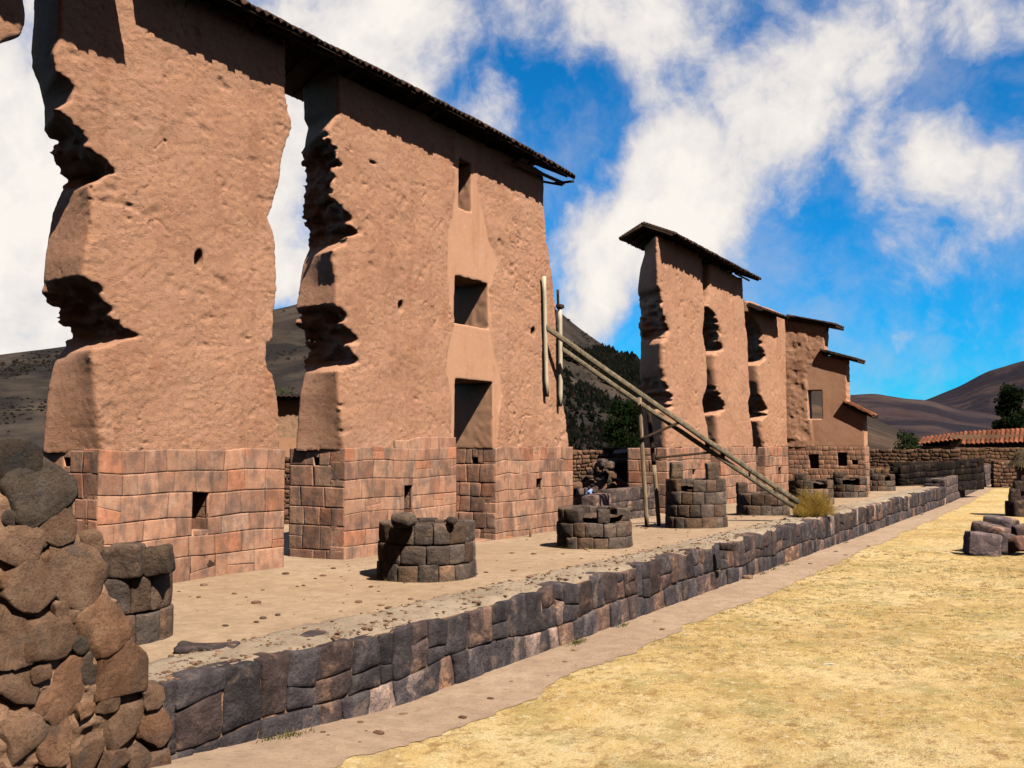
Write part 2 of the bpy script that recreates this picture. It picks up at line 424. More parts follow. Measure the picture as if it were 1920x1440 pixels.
def m_adobe():
    m = mat_new('adobe'); t = NT(m)
    tint, sm = t.attr()
    big = t.noise(.55, 3); mid = t.noise(3.2, 6, .6); fine = t.noise(26, 6, .65)
    c = t.ramp(big, [(.3, (.55, .278, .178)), (.5, (.63, .335, .218)), (.72, (.68, .38, .256))])
    c = t.mix(t.ramp(mid, [(.45, 0.0), (.62, 1.0)]), c, (.65, .345, .215))
    orange = t.ramp(t.noise(1.7, 4, .6, stretch=(1, 1, .45)), [(.60, 0.0), (.70, .45)])
    c = t.mix(orange, c, (.55, .225, .10))
    straw = t.ramp(t.noise(60, 3, .6, stretch=(1, 1, 2.2)), [(.36, 0.35), (.5, 0.0)])
    c = t.mix(straw, c, (.33, .155, .09))
    c = t.mix(t.ramp(t.noise(1.3, 5, .65, stretch=(1, 1, .12)), [(.54, 0.0), (.68, .45)]), c, (.44, .21, .125))
    c = t.mix(t.ramp(t.noise(6.5, 7, .7, stretch=(1, 1, 1.5)), [(.55, 0.0), (.66, .55)]), c, (.72, .42, .28))
    pits = t.math('MULTIPLY', t.ramp(t.noise(17, 5, .68, stretch=(1, 1, 1.8)), [(.34, .8), (.42, 0.0)]), sm)
    c = t.mix(pits, c, (.27, .115, .06))
    c = t.mix(1.0, c, tint, 'MULTIPLY')
    t.color(c)
    rs = t.math('MULTIPLY', sm, .85)
    t.bump(mid, t.math('MULTIPLY', rs, .6), .07)
    t.bump(t.noise(27, 9, .78, stretch=(1, 1, 1.7)), t.math('MULTIPLY_ADD', sm, .85, .12), .05)
    t.bump(t.ramp(t.noise(7, 5, .7, stretch=(1, 1, 1.9)), [(.30, 0.0), (.42, 1.0)]), t.math('MULTIPLY', sm, .55), .05)
    t.bump(fine, .25, .01)
    return m
def m_masonry():
    m = mat_new('dressed_stone'); t = NT(m)
    tint, _ = t.attr()
    st = t.noise(1.6, 5, .6); gr = t.noise(38, 4, .6); pz = t.noise(5, 5, .6, stretch=(1, 1, .5))
    c = t.ramp(pz, [(.3, (.40, .20, .128)), (.5, (.50, .255, .165)), (.7, (.58, .315, .212))])
    c = t.mix(t.ramp(st, [(.50, 0.0), (.62, .75)]), c, (.24, .15, .115))
    c = t.mix(t.ramp(t.noise(.9, 4, .6), [(.60, 0.0), (.68, .5)]), c, (.50, .18, .095))
    c = t.mix(t.ramp(gr, [(.3, .35), (.55, 0.0)]), c, (.2, .11, .075))
    c = t.mix(t.ramp(t.noise(2.6, 6, .68, stretch=(1, 1, .45)), [(.50, 0.0), (.64, .85)]), c, (.20, .135, .11))
    c = t.mix(t.ramp(t.noise(1.9, 5, .6, stretch=(1, 1, .6)), [(.58, 0.0), (.70, .55)]), c, (.62, .40, .28))
    c = t.mix(1.0, c, tint, 'MULTIPLY'); t.color(c)
    t.bump(t.noise(9, 6, .6), .5, .03); t.bump(gr, .25, .008)
    return m
def m_andesite(name, lo, mid_, hi, patch, patch_amt=.5, lichen=.25):
    m = mat_new(name); t = NT(m)
    tint, _ = t.attr()
    a = t.noise(3.2, 6, .62); b = t.noise(30, 5, .65); p = t.noise(1.9, 6, .62, dist=.5)
    c = t.ramp(a, [(.3, lo), (.52, mid_), (.72, hi)])
    c = t.mix(t.ramp(p, [(.55, 0.0), (.64, patch_amt)]), c, patch)
    c = t.mix(t.ramp(b, [(.32, .5), (.5, 0.0)]), c, tuple(x * .45 for x in lo))
    c = t.mix(t.ramp(t.noise(17, 4, .7), [(.66, 0.0), (.72, lichen)]), c, (.42, .38, .31))
    c = t.mix(1.0, c, tint, 'MULTIPLY'); t.color(c)
    t.bump(t.noise(6, 7, .68), 1.0, .08); t.bump(b, .6, .02)
    return m
def m_dirt(name, a, b, c_, pebble=.3, bumpd=.03):
    m = mat_new(name); t = NT(m)
    big = t.noise(.35, 5, .6); mid = t.noise(2.5, 6, .62); f = t.noise(45, 5, .7)
    c = t.ramp(big, [(.3, a), (.5, b), (.7, c_)])
    c = t.mix(t.ramp(mid, [(.42, .4), (.58, 0.0)]), c, tuple(x * .72 for x in a))
    c = t.mix(t.ramp(f, [(.3, .45), (.48, 0.0)]), c, tuple(x * .6 for x in a))
    c = t.mix(t.ramp(t.noise(20, 4, .7), [(.66, 0.0), (.72, pebble)]), c, tuple(min(1, x * 1.25) for x in c_))
    t.color(c)
    c2 = t.mix(t.ramp(t.noise(6, 6, .7, stretch=(1, 1, 1)), [(.34, .5), (.46, 0.0)]), c, tuple(x * .66 for x in a)); c2 = t.mix(t.ramp(t.noise(11, 3, .6, stretch=(1, 1.6, 1)), [(.68, 0.0), (.73, .7)]), c2, tuple(x * .42 for x in a)); t.color(c2)
    t.bump(mid, .6, .08); t.bump(t.noise(12, 7, .75), .7, bumpd * 1.6); t.bump(f, .5, .02)
    return m
def m_plain_noise(name, a, b, scale=8, bs=.4, bd=.02, rough=.9, stretch=None, use_tint=True):
    m = mat_new(name); t = NT(m); t.b.inputs['Roughness'].default_value = rough
    n = t.noise(scale, 5, .62, stretch=stretch)
    c = t.ramp(n, [(.32, a), (.68, b)])
    if use_tint: c = t.mix(1.0, c, t.attr()[0], 'MULTIPLY')
    t.color(c); t.bump(n, bs, bd); return m
M = {}
M['adobe'] = m_adobe()
M['masonry'] = m_masonry()
M['andesite'] = m_andesite('dark_andesite', (.048, .037, .038), (.088, .068, .066), (.165, .125, .11), (.33, .21, .145), .55)
M['column'] = m_andesite('column_stone', (.085, .062, .052), (.145, .105, .082), (.23, .16, .115), (.34, .21, .14), .5, .2)
M['rubble'] = m_andesite('rubble_stone', (.17, .095, .062), (.29, .17, .11), (.39, .25, .165), (.15, .12, .105), .6, .3)
_t = M['rubble'].node_tree
_nt = NT.__new__(NT); _nt.t = _t; _nt.out = [n for n in _t.nodes if n.type == 'OUTPUT_MATERIAL'][0]; _nt.b = [n for n in _t.nodes if n.type == 'BSDF_PRINCIPLED'][0]; _nt.pos = [n for n in _t.nodes if n.type == 'NEW_GEOMETRY'][0].outputs['Position']
_nt.b.inputs['Normal'].links[0].from_node  # further pitting for the field stones
_prev = _nt.b.inputs['Normal'].links[0].from_socket
_bp = _nt.n('ShaderNodeBump'); _bp.inputs['Strength'].default_value = 1.0; _bp.inputs['Distance'].default_value = .05
_nt.l(_nt.noise(19, 9, .78), _bp.inputs['Height']); _nt.l(_prev, _bp.inputs['Normal']); _nt.l(_bp.outputs[0], _nt.b.inputs['Normal'])
M['mud'] = m_dirt('mud_mortar', (.33, .185, .115), (.41, .245, .155), (.48, .30, .195), .3, .05)
M['earth'] = m_dirt('trodden_earth', (.41, .275, .175), (.47, .325, .215), (.52, .37, .25))
M['pathdirt'] = m_dirt('path_dirt', (.40, .272, .19), (.465, .325, .23), (.52, .372, .268))
M['gravel'] = m_dirt('coping_gravel', (.36, .27, .195), (.44, .335, .245), (.50, .40, .30), .5, .05)
M['tile'] = m_plain_noise('clay_tile', (.04, .024, .018), (.10, .055, .038), 5, .5, .02)
M['redtile'] = m_plain_noise('red_clay_tile', (.20, .07, .035), (.38, .15, .075), 4, .5, .02)
M['darkwood'] = m_plain_noise('dark_timber', (.035, .022, .015), (.075, .05, .035), 12, .5, .01)
M['wood'] = m_plain_noise('weathered_timber', (.20, .135, .085), (.42, .30, .195), 9, .5, .01, stretch=(1, 1, .25))
M['palewood'] = m_plain_noise('pale_timber', (.52, .42, .31), (.68, .57, .44), 9, .4, .008, stretch=(1, 1, .2))
M['greywood'] = m_plain_noise('grey_timber', (.10, .085, .06), (.30, .235, .16), 8, .6, .015)
M['plaster'] = m_plain_noise('mud_plaster', (.40, .205, .125), (.47, .25, .155), 3, .3, .02)
M['straw'] = m_plain_noise('straw', (.36, .22, .055), (.62, .42, .14), 14, .2, .01)
M['thatch'] = m_plain_noise('thatch', (.26, .185, .12), (.42, .32, .21), 14, .3, .01)
M['leaf'] = m_plain_noise('foliage', (.018, .035, .012), (.045, .07, .022), 2, .1, .01)
M['weed'] = m_plain_noise('weed_leaf', (.07, .10, .03), (.14, .17, .05), 4, .1, .01)
M['bark'] = m_plain_noise('bark', (.06, .045, .03), (.12, .09, .06), 12, .6, .02)
M['skin'] = m_plain_noise('skin', (.22, .11, .07), (.27, .14, .09), 6, .05, .005)
M['bluecloth'] = m_plain_noise('blue_cloth', (.22, .30, .60), (.36, .44, .75), 9, .3, .01)
M['darkcloth'] = m_plain_noise('dark_cloth', (.02, .02, .025), (.05, .045, .05), 9, .3, .01)
M['hair'] = m_plain_noise('hair', (.01, .008, .007), (.02, .016, .014), 9, .3, .01)
M['paper'] = m_plain_noise('paper', (.75, .74, .70), (.85, .84, .80), 9, .1, .01)
M['redstone'] = m_plain_noise('red_stone', (.20, .05, .03), (.30, .09, .05), 5, .4, .02)
def m_grass():
    m = mat_new('dry_turf'); t = NT(m)
    big = t.noise(.28, 5, .6); mid = t.noise(1.6, 6, .65, stretch=(1, .8, 1)); f = t.noise(30, 6, .72)
    c = t.ramp(big, [(.34, (.52, .34, .135)), (.48, (.66, .455, .19)), (.62, (.72, .54, .28))])
    c = t.mix(t.ramp(mid, [(.36, .6), (.48, 0.0)]), c, (.42, .275, .115))
    c = t.mix(t.ramp(mid, [(.56, 0.0), (.68, .6)]), c, (.72, .57, .33))
    c = t.mix(t.ramp(t.noise(.5, 5, .6), [(.56, 0.0), (.68, .45)]), c, (.30, .25, .075))
    c = t.mix(t.ramp(t.noise(.8, 5, .6), [(.62, 0.0), (.70, .5)]), c, (.40, .28, .16))
    c = t.mix(t.ramp(t.noise(4.5, 7, .72, stretch=(1, .7, 1)), [(.38, .9), (.48, 0.0)]), c, (.36, .21, .085))
    c = t.mix(t.ramp(t.noise(.7, 6, .7, stretch=(1, 1, 1)), [(.52, 0.0), (.64, .75)]), c, (.36, .29, .11))
    c = t.mix(t.ramp(t.noise(7, 7, .75, stretch=(1, .7, 1)), [(.54, 0.0), (.64, .7)]), c, (.80, .66, .42))
    c = t.mix(t.ramp(f, [(.34, .6), (.52, 0.0)]), c, (.30, .19, .075))
    t.color(c); t.bump(t.noise(14, 6, .75), .8, .05); t.bump(f, .6, .02)
    return m
M['turf'] = m_grass()
def m_blade():
    m = mat_new('dry_grass_blade'); t = NT(m); c = t.attr()[0]; t.color(c)
    tr = t.n('ShaderNodeBsdfTranslucent'); t.l(c, tr.inputs['Color']); ad = t.n('ShaderNodeMixShader'); ad.inputs['Fac'].default_value = .6
    t.l(t.b.outputs[0], ad.inputs[1]); t.l(tr.outputs[0], ad.inputs[2]); t.l(ad.outputs[0], t.out.inputs['Surface']); return m
M['blade'] = m_blade()
def m_hill(name, cols, patch, sc_=1.0, thr=(.5, .62), grain=.04):
    m = mat_new(name); t = NT(m)
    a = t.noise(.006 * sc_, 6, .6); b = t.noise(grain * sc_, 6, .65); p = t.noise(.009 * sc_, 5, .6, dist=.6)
    c = t.ramp(a, [(.35, cols[0]), (.5, cols[1]), (.65, cols[2])])
    c = t.mix(t.ramp(b, [(.38, .5), (.55, 0.0)]), c, tuple(x * .5 for x in cols[0]))
    c = t.mix(t.ramp(p, [(thr[0], 0.0), (thr[1], .9)]), c, patch)  # dark patches paint in cloud shadow as well as dark vegetation
    c = t.mix(1.0, c, t.attr()[0], 'MULTIPLY')
    t.color(c); t.bump(a, .5, 14.0 / sc_); t.bump(b, .7, 5.0 / sc_); return m
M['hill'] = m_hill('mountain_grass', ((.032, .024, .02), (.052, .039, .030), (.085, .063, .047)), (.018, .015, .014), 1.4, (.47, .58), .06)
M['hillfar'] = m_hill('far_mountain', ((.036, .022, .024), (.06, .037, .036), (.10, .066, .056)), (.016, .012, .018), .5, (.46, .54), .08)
M['hillnear'] = m_hill('near_slope', ((.07, .042, .03), (.11, .068, .045), (.15, .10, .065)), (.035, .026, .02), 2.5, (.48, .56), .08)

# ------------------------------------------------------------------ ground, path, platform, hills
PATH_Z = -1.2
def ground_z(x, y):
    n = np.stack([x * .25, y * .25, x * 0], -1)
    r = np.hypot(x, y); rise = np.clip((11.0 - r) / 9.0, 0, 1); rise = rise * rise * (3 - 2 * rise) * 2.4
    near = np.clip((12.5 - y) / 5.0, 0, 1) * np.clip((-x - 6.5) / 2.5, 0, 1) * .4
    return PATH_Z + rise + near + .07 * fbm(n, 5, 3) * np.clip((x + 9.2) / 2.0, 0, 1) + np.clip((y - 75) / 40, 0, 1) * .5
def grid_mesh(xs, ys, zf, name, mat):
    X, Y = np.meshgrid(xs, ys, indexing='ij'); Z = zf(X, Y)
    V = np.stack([X, Y, Z], -1).reshape(-1, 3); nx, ny = len(xs), len(ys)
    i = np.arange((nx-1)*(ny-1)); a = (i // (ny-1)) * ny + i % (ny-1)
    return mk(name, V, np.stack([a, a+ny, a+ny+1, a+1], 1), mat)
gx = np.concatenate([[-6000, -3000, -1200, -500, -200, -100], np.arange(-60, -14, 4), np.arange(-12, 22, .35), np.arange(24, 62, 4), [100, 300, 1000, 3000, 6000]])
gy = np.concatenate([[-3000, -800, -200, -60], np.arange(-20, 0, 2), np.arange(0, 66, .4), np.arange(68, 130, 3), [180, 300, 700, 2000, 4000, 7000]])
struct(grid_mesh(gx, gy, ground_z, 'grass_ground', M['turf']))

WALL_X, LOW_X, T_WALL = -17.0, -9.7, 1.6
def plat_z(x, y):
    n = np.stack([x * .5, y * .5, x * 0], -1)
    s = np.clip((-x - 12.5) / 4.0, 0, 1) * np.clip((y - 16) / 12, 0, 1) * -.16
    return s + .035 * fbm(n, 9, 3) - np.clip((-x - 19.5) / 3, 0, 1) * .5
px_ = np.concatenate([np.arange(-60, -22, 3), np.arange(-21, -9.85, .3), [-9.85]])
py_ = np.concatenate([[-10, -5], np.arange(0, 76, .5)])
struct(grid_mesh(px_, py_, plat_z, 'earth_platform', M['earth']))
# path strip, a few millimetres above the ground sheet, with a ragged edge
ys = np.concatenate([np.arange(2, 50, .09), np.arange(50, 130, .4)]); cols_ = np.linspace(0, 1, 9)
edge = -8.25 + .26 * fbm(np.stack([ys * .5, ys * 0, ys * 0], -1), 3, 3) + .13 * fbm(np.stack([ys * 2.6, ys * 0 + 7, ys * 0], -1), 4, 4) + np.clip((10 - ys) / 6, 0, 1) * .3 - np.clip((ys - 45) / 60, 0, 1) * .6
path_ys = ys
V = []
for i, y in enumerate(ys):
    xs = (LOW_X - .5) + (edge[i] - LOW_X + .5) * cols_
    V.append(np.stack([xs, np.full(9, y), ground_z(xs, np.full(9, y)) + .012 + .012 * np.sin(cols_ * math.pi)], 1))
V = np.concatenate(V); i = np.arange((len(ys)-1) * 8); a = (i // 8) * 9 + i % 8
struct(mk('path', V, np.stack([a, a+1, a+10, a+9], 1), M['pathdirt']))

def hill(name, sky, d0, d1, mat, seed, zb=-3.0, nr=46, rough=.10, tintf=None, na=150):
    pxs = np.linspace(sky[0][0], sky[-1][0], na); sx = [p[0] for p in sky]; sy = [p[1] for p in sky]
    pys = np.interp(pxs, sx, sy); k = np.ones(5) / 5; pys = np.convolve(np.pad(pys, 2, 'edge'), k, 'valid')
    V = []
    ts = np.concatenate([np.linspace(0, 1, nr), [1.12, 1.4]])
    for px, py in zip(pxs, pys):
        d1v = d1 * (1 + .12 * float(vnoise(np.array([[px * .006, seed, .5]]))[0]))
        top = at_d(px, py, d1v); dirv = top[:2] / d1v; H = top[2] - zb
        rr = d0 + (d1v - d0) * ts
        P = np.stack([dirv[0] * rr, dirv[1] * rr, rr * 0], 1)
        prof = np.where(ts <= 1, ts ** 1.25 * .82 + .18 * ts ** .5 * np.minimum(ts, 1), 1 - (ts - 1) * 1.6)
        sN = 3.5 / (d1 - d0)
        nz = fbm(np.stack([P[:,0], P[:,1], P[:,0] * 0], 1) * sN, seed, 5, .5) + .35 * fbm(np.stack([P[:,0], P[:,1], P[:,0] * 0], 1) * sN * 5, seed + 9, 3)
        rid = 1 - np.abs(fbm(np.stack([P[:,0], P[:,1], P[:,0] * 0], 1) * sN * .8, seed + 5, 3)) * 2
        env = np.clip(np.sin(np.clip(ts, 0, 1) * math.pi), 0, 1) ** .7
        P[:,2] = zb + H * (prof + rough * env * (nz * 1.2 + .7 * (rid - .6)) + .012 * nz)
        V.append(P)
    m = len(ts); V = np.concatenate(V); i = np.arange((na-1) * (m-1)); a = (i // (m-1)) * m + i % (m-1)
    tint = tintf(V) if tintf else np.ones((len(V), 3))
    return struct(mk(name, V, np.stack([a, a+m, a+m+1, a+1], 1), mat, None, tint)), V.reshape(na, m, 3)
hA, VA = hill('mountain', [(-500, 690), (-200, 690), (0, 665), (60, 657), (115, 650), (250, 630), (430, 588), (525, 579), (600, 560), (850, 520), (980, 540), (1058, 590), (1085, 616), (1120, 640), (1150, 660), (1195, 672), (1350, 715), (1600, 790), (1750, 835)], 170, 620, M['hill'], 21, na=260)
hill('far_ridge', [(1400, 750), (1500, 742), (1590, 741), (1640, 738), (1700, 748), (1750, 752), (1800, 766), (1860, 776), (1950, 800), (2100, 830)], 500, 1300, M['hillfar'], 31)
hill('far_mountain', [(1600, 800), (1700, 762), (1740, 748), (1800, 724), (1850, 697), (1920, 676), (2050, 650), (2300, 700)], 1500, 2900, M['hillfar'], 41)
hill('near_hillside', [(1440, 690), (1530, 712), (1575, 742), (1600, 764), (1650, 790), (1700, 812), (1760, 832), (1850, 838)], 150, 300, M['hillnear'], 51)

# ------------------------------------------------------------------ adobe walls (distance fields turned into meshes)
def prof(pts, X):
    P = np.array([on_x(x, y, X) for x, y in pts]); o = np.argsort(P[:,2]); return P[o, 2], P[o, 1]
def smax(a, b, k=.08):
    h = np.clip(.5 + .5 * (a - b) / k, 0, 1); return b * (1 - h) + a * h + k * h * (1 - h)
def adobe(name, parent, Lf, Lb, Rf, z0, ztop, h, seed, holes=(), patch=None, lam=(), X0=WALL_X, dents=()):
    zf, yf = prof(Lf, X0)
    zr, yr = prof(Rf, X0)
    zl, yl = prof(Lb, X0 - T_WALL) if Lb else (zf, yf + .08)
    y0 = min(yf.min(), yl.min()) - .35; y1 = yr.max() + .35
    xs = np.arange(X0 - T_WALL - .3, X0 + .3, h); ys_ = np.arange(y0, y1, h); zs = np.arange(z0 - 2*h, ztop + 3*h, h)
    X, Y, Z = np.meshgrid(xs.astype(np.float32), ys_.astype(np.float32), zs.astype(np.float32), indexing='ij')
    A = np.interp(zs, zf, yf).astype(np.float32); B = np.interp(zs, zl, yl).astype(np.float32); C = np.interp(zs, zr, yr).astype(np.float32)
    u = np.clip((X0 - X) / T_WALL, 0, 1)
    YL = A[None,None,:] * (1-u) + B[None,None,:] * u
    # laminated breaks of the adobe courses inside the hollows
    lamz = np.zeros_like(zs, dtype=np.float32)
    for (za, zb) in lam: lamz = np.maximum(lamz, np.clip(np.minimum((zs - za) / .15, (zb - zs) / .15), 0, 1))
    q2 = np.stack([X[:, 0, :] * 1.6, Z[:, 0, :] * 5.5, X[:, 0, :] * 0 + seed], -1)
    q3 = np.stack([X[:, 0, :] * 2.6, Z[:, 0, :] * 13.0, X[:, 0, :] * 0 + seed], -1)
    q1 = np.stack([X[:, 0, :] * 1.3, Z[:, 0, :] * 1.6, X[:, 0, :] * 0 + seed], -1)
    zq = np.stack([zs * 4.0, zs * 0 + seed, zs * 0 + .5], -1); zq2 = np.stack([zs * 11.0, zs * 0 + seed, zs * 0 + 2.5], -1)
    A = A + lamz * (.15 * vnoise(zq, seed + 66) + .05 * vnoise(zq2, seed + 67)).astype(np.float32)
    YL = A[None,None,:] * (1-u) + B[None,None,:] * u
    ruin = .20 * vnoise(q2, seed + 60) + .06 * vnoise(q3, seed + 61) + .22 * vnoise(q1, seed + 62)
    uu = u[:, 0, :]; cav = (.34 if h < .05 else .20) * np.clip(uu * 3.2, 0, 1) * np.clip((1 - uu) * 3.0, 0, 1)
    YL = YL + (lamz[None, :] * (ruin * (1 - .75 * uu) + cav))[:, None, :]
    d = smax(X - X0, X0 - T_WALL - X, .02)
    dl = YL - Y
    dr = Y - C[None, None, :]
    d = smax(d, dl, .12 if h < .05 else .34); d = smax(d, dr, .12)
    d = np.maximum(d, z0 - Z); d = np.maximum(d, Z - ztop)
    m = np.abs(d) < .4
    P = np.stack([X[m], Y[m], Z[m]], 1)
    side = np.clip(1 - np.abs(P[:,0] - X0) / .5, 0, 1)
    pm = np.zeros(len(P), np.float32)
    if patch is not None:
        (zpl, ypl), (zpr, ypr) = prof(patch[0], X0), prof(patch[1], X0)
        jag = .05 * vnoise(P * np.array([0, 0, 3.0]) + 3, seed + 40)
        inside = np.minimum(P[:,1] - np.interp(P[:,2], zpl, ypl) - jag, np.interp(P[:,2], zpr, ypr) - P[:,1] - jag)
        pm = np.clip(inside / .05 + .5, 0, 1) * (P[:,0] > X0 - T_WALL * .9)
    Q = P * np.array([1, 1, 1.6])
    n = .045 * fbm(P * .9, seed, 2) + .009 * fbm(Q * 3.3, seed + 3, 3) + .019 * fbm(Q * 11.0, seed + 6, 2)
    pit = fbm(Q * 2.1, seed + 9, 3); n += .11 * np.clip(-pit - .34, 0, 1) + .05 * np.clip(np.abs(fbm(Q * 5.5, seed + 12, 2)) - .42, 0, 1)
    crack = np.abs(fbm(P * np.array([.7, .7, .9]), seed + 15, 4)); cm = np.clip(fbm(P * .45, seed + 18, 2) * 3.0 + .1, 0, 1)
    n += .055 * cm * np.clip(1 - crack / .018, 0, 1)
    sidem = np.clip((dl[m] - (X[m] - X0)) / .12 + .3, 0, 1) * np.clip((X0 - P[:,0]) / .15, 0, 1)
    lamm = np.interp(P[:,2], zs, lamz).astype(np.float32) * np.clip((dl[m] - (X[m] - X0)) / .25 + .75, 0, 1)
    crumb = lamm * (.15 * fbm(P * np.array([2.4, 2.4, 3.2]), seed + 31, 3) + .12 * np.clip(np.abs(fbm(P * np.array([4, 4, 7.0]), seed + 35, 2)) - .12, 0, 1))
    dd = d[m] + crumb + n * (1 - .62 * sidem) * (1 - pm * .93) + pm * .035
    for (cy, cz, rr, dep) in dents:
        q = np.sqrt(((P[:,1] - cy) / rr[0]) ** 2 + ((P[:,2] - cz) / rr[1]) ** 2 + (np.minimum(P[:,0] - X0, 0) / dep) ** 2)
        dd = np.maximum(dd, (1 - q) * min(rr))
    d[m] = dd
    for (ya, yb, za, zb, tap, dep) in holes:      # doors, windows, niches: tapered openings
        hz = (Z - za) / (zb - za); tl = ya + tap * hz; tr = yb - tap * hz
        hd = np.maximum(np.maximum(tl - Y, Y - tr), np.maximum(za - Z, Z - zb))
        hd = np.maximum(hd, X0 - dep - X)
        hd = hd + .012 * vnoise(np.stack([X, Y, Z], -1)[..., :] * 6, 77) * (np.abs(hd) < .1)
        d = np.maximum(d, -hd)
    d[0] = d[-1] = 1; d[:, 0] = d[:, -1] = 1; d[:, :, 0] = d[:, :, -1] = 1
    V, F = surface_nets(d, (xs[0], ys_[0], zs[0]), h)
    tint = np.ones((len(V), 4), np.float32)
    if patch is not None:
        ins = np.minimum(V[:,1] - np.interp(V[:,2], zpl, ypl), np.interp(V[:,2], zpr, ypr) - V[:,1])
        k = np.clip(ins / .06 + .5, 0, 1) * (V[:,0] > X0 - T_WALL * .95)
        tint[:, 3] = 1 - k * .95; tint[:, :3] = 1 - k[:, None] * np.array([.08, .06, .07])
    return mk(name, V, F, M['adobe'], parent, tint)

def yz(px, py, X=WALL_X): p = on_x(px, py, X); return p[1], p[2]
def tint_base(g, k, nz, s, z):
    v = g.uniform(.86, 1.12); w_ = g.uniform()
    c = np.array([1.0, 1.0, 1.0]) * v
    if w_ < .10: c = c * np.array([1.04, .86, .78])
    elif w_ < .36: c = c * np.array([.80, .80, .82])
    elif w_ < .5: c = c * np.array([1.02, 1.08, 1.1])
    return c
def base_part(parent, y0, y1, z0, ztop, seed, openings=(), ends=((True, ()),), T=None, sw=.55, ch=.46, x0=WALL_X + .06, right=False):
    mb = MB(); tw = T_WALL + .33; dep = .5
    ztf = (lambda s: ztop + .05 * float(vnoise(np.array([[s * .9, seed, 1.5]]))[0]))
    courses(mb, face_x(x0), y0, y1, z0, ztf, ch, sw, openings, seed, dep, 0, .007, .006, tint_base, T, plates=True)
    # left end (faces the viewer) and right end
    courses(mb, face_ny(y0), x0 - tw, x0 - .02, z0, ztop - .02, ch * 1.05, sw * 1.15, ends[0][1], seed + 40, dep, 0, .007, .006, tint_base, T, plates=True)
    courses(mb, face_py(y1), -(x0 - .02), -(x0 - tw), z0, ztop - .04, ch * 1.05, sw * 1.15, (), seed + 80, dep, -.01, .016, .006, tint_base, T)
    box(mb, (x0 - tw + .02, y0 + .3, z0), (x0 - .42, y1 - .3, ztop - .12), (.55, .5, .5))
    box(mb, (x0 - tw, y0 + .05, z0), (x0 - tw + .5, y1 - .05, ztop - .05), (.8, .8, .8), .03)
    return mb.build('stone_base', M['masonry'], parent)
GRP = 'ruined adobe wall segments on stone bases'

# segment at the far left (only its leaning top corner is in the picture)
p0 = empty('ruined_wall', (WALL_X - .8, 8, 0), 'adobe wall segment whose bulging edge just enters the upper left corner', 'ruined wall', GRP)
adobe('adobe_body', p0, [(-900, 850), (-900, -150)], None, [(-30, 850), (-30, 500), (-40, 300), (-10, 105), (12, 78), (44, 68), (48, 30), (44, 0), (40, -120)], 2.75, 12.9, .07, 5)
base_part(p0, 5.0, 10.4, -.3, 2.78, 501, T=T_LOW)

# first full segment
p1 = empty('ruined_wall', (WALL_X - .8, 15, 0), 'large adobe wall segment with two deep notches and one trapezoid niche in its base', 'ruined wall', GRP)
LF1 = [(112, -60), (112, 60), (100, 100), (105, 135), (128, 150), (140, 165), (132, 188), (100, 203), (125, 214), (150, 245), (165, 275), (195, 297), (205, 322), (198, 333), (168, 345), (172, 390), (168, 440), (158, 480), (155, 515), (190, 540), (200, 565), (213, 600), (228, 628), (222, 642), (170, 655), (176, 700), (181, 760), (190, 820), (200, 860)]
LB1 = [(62, -60), (60, 40), (55, 100), (58, 130), (72, 160), (80, 200), (82, 260), (100, 310), (118, 342), (108, 370), (95, 400), (85, 450), (80, 490), (78, 530), (80, 565), (105, 595), (112, 620), (120, 650), (100, 680), (88, 720), (80, 780), (76, 840)]
RF1 = [(535, -60), (537, 175), (540, 195), (549, 240), (540, 265), (531, 300), (527, 340), (515, 390), (505, 408), (515, 430), (521, 460), (523, 540), (520, 570), (513, 600), (511, 638), (500, 644), (501, 690), (512, 705), (520, 740), (523, 800), (526, 850)]
z_ = lambda y, x=190: on_x(x, y, WALL_X)[2]
cy, cz = yz(374, 486); cy2, cz2 = yz(375, 460)
adobe('adobe_body', p1, LF1, LB1, RF1, 2.72, 12.75, .04, 11, dents=[(cy, cz, (.13, .22), .35)],
      lam=[(z_(340, 200), z_(205, 120)), (z_(640, 220), z_(515, 160))])
y1a, y1b = yz(180, 950)[0], yz(530, 950)[0]
hole_l = on_y(120, 858, y1a), on_y(131, 875, y1a)
base_part(p1, y1a, y1b, -.05, 2.80, 511, openings=[(yz(357, 950)[0], yz(388, 950)[0], 1.05, 1.88)], ends=((True, [(hole_l[0][0], hole_l[1][0], hole_l[1][2], hole_l[0][2])]),), T=T_MID)

# second segment with doorway and windows
p2 = empty('ruined_wall', (WALL_X - .8, 26, 0), 'tall adobe wall segment with a doorway below two windows and leaning wooden braces', 'ruined wall', GRP)
LF2 = [(634, 100), (634, 212), (612, 238), (606, 262), (630, 275), (627, 300), (624, 340), (630, 370), (642, 395), (656, 410), (661, 435), (652, 455), (622, 468), (632, 530), (630, 575), (648, 600), (656, 635), (660, 660), (666, 680), (634, 695), (638, 760), (643, 830), (645, 850)]
LB2 = [(563, 60), (565, 180), (567, 225), (575, 240), (570, 260), (567, 300), (568, 350), (566, 400), (572, 440), (577, 465), (565, 500), (558, 545), (552, 580), (553, 610), (570, 625), (575, 660), (572, 690), (560, 740), (555, 800), (551, 850)]
RF2 = [(1018, 250), (1021, 350), (1023, 400), (1030, 470), (1036, 520), (1045, 580), (1050, 640), (1056, 700), (1062, 780), (1069, 850)]
def hole(px0, py0, px1, py1, tap, dep, X=WALL_X):
    a = on_x(px0, py0, X); b = on_x(px1, py1, X); return (a[1], b[1], b[2], a[2], tap, dep)
dA, dB = yz(853, 840)[0], yz(927, 840)[0]
door = (dA, dB, 2.0, yz(853, 710)[1], .06, 3.0)
win = (yz(853, 560)[0], yz(918, 560)[0], yz(853, 605)[1], yz(853, 515)[1], .06, 3.0)
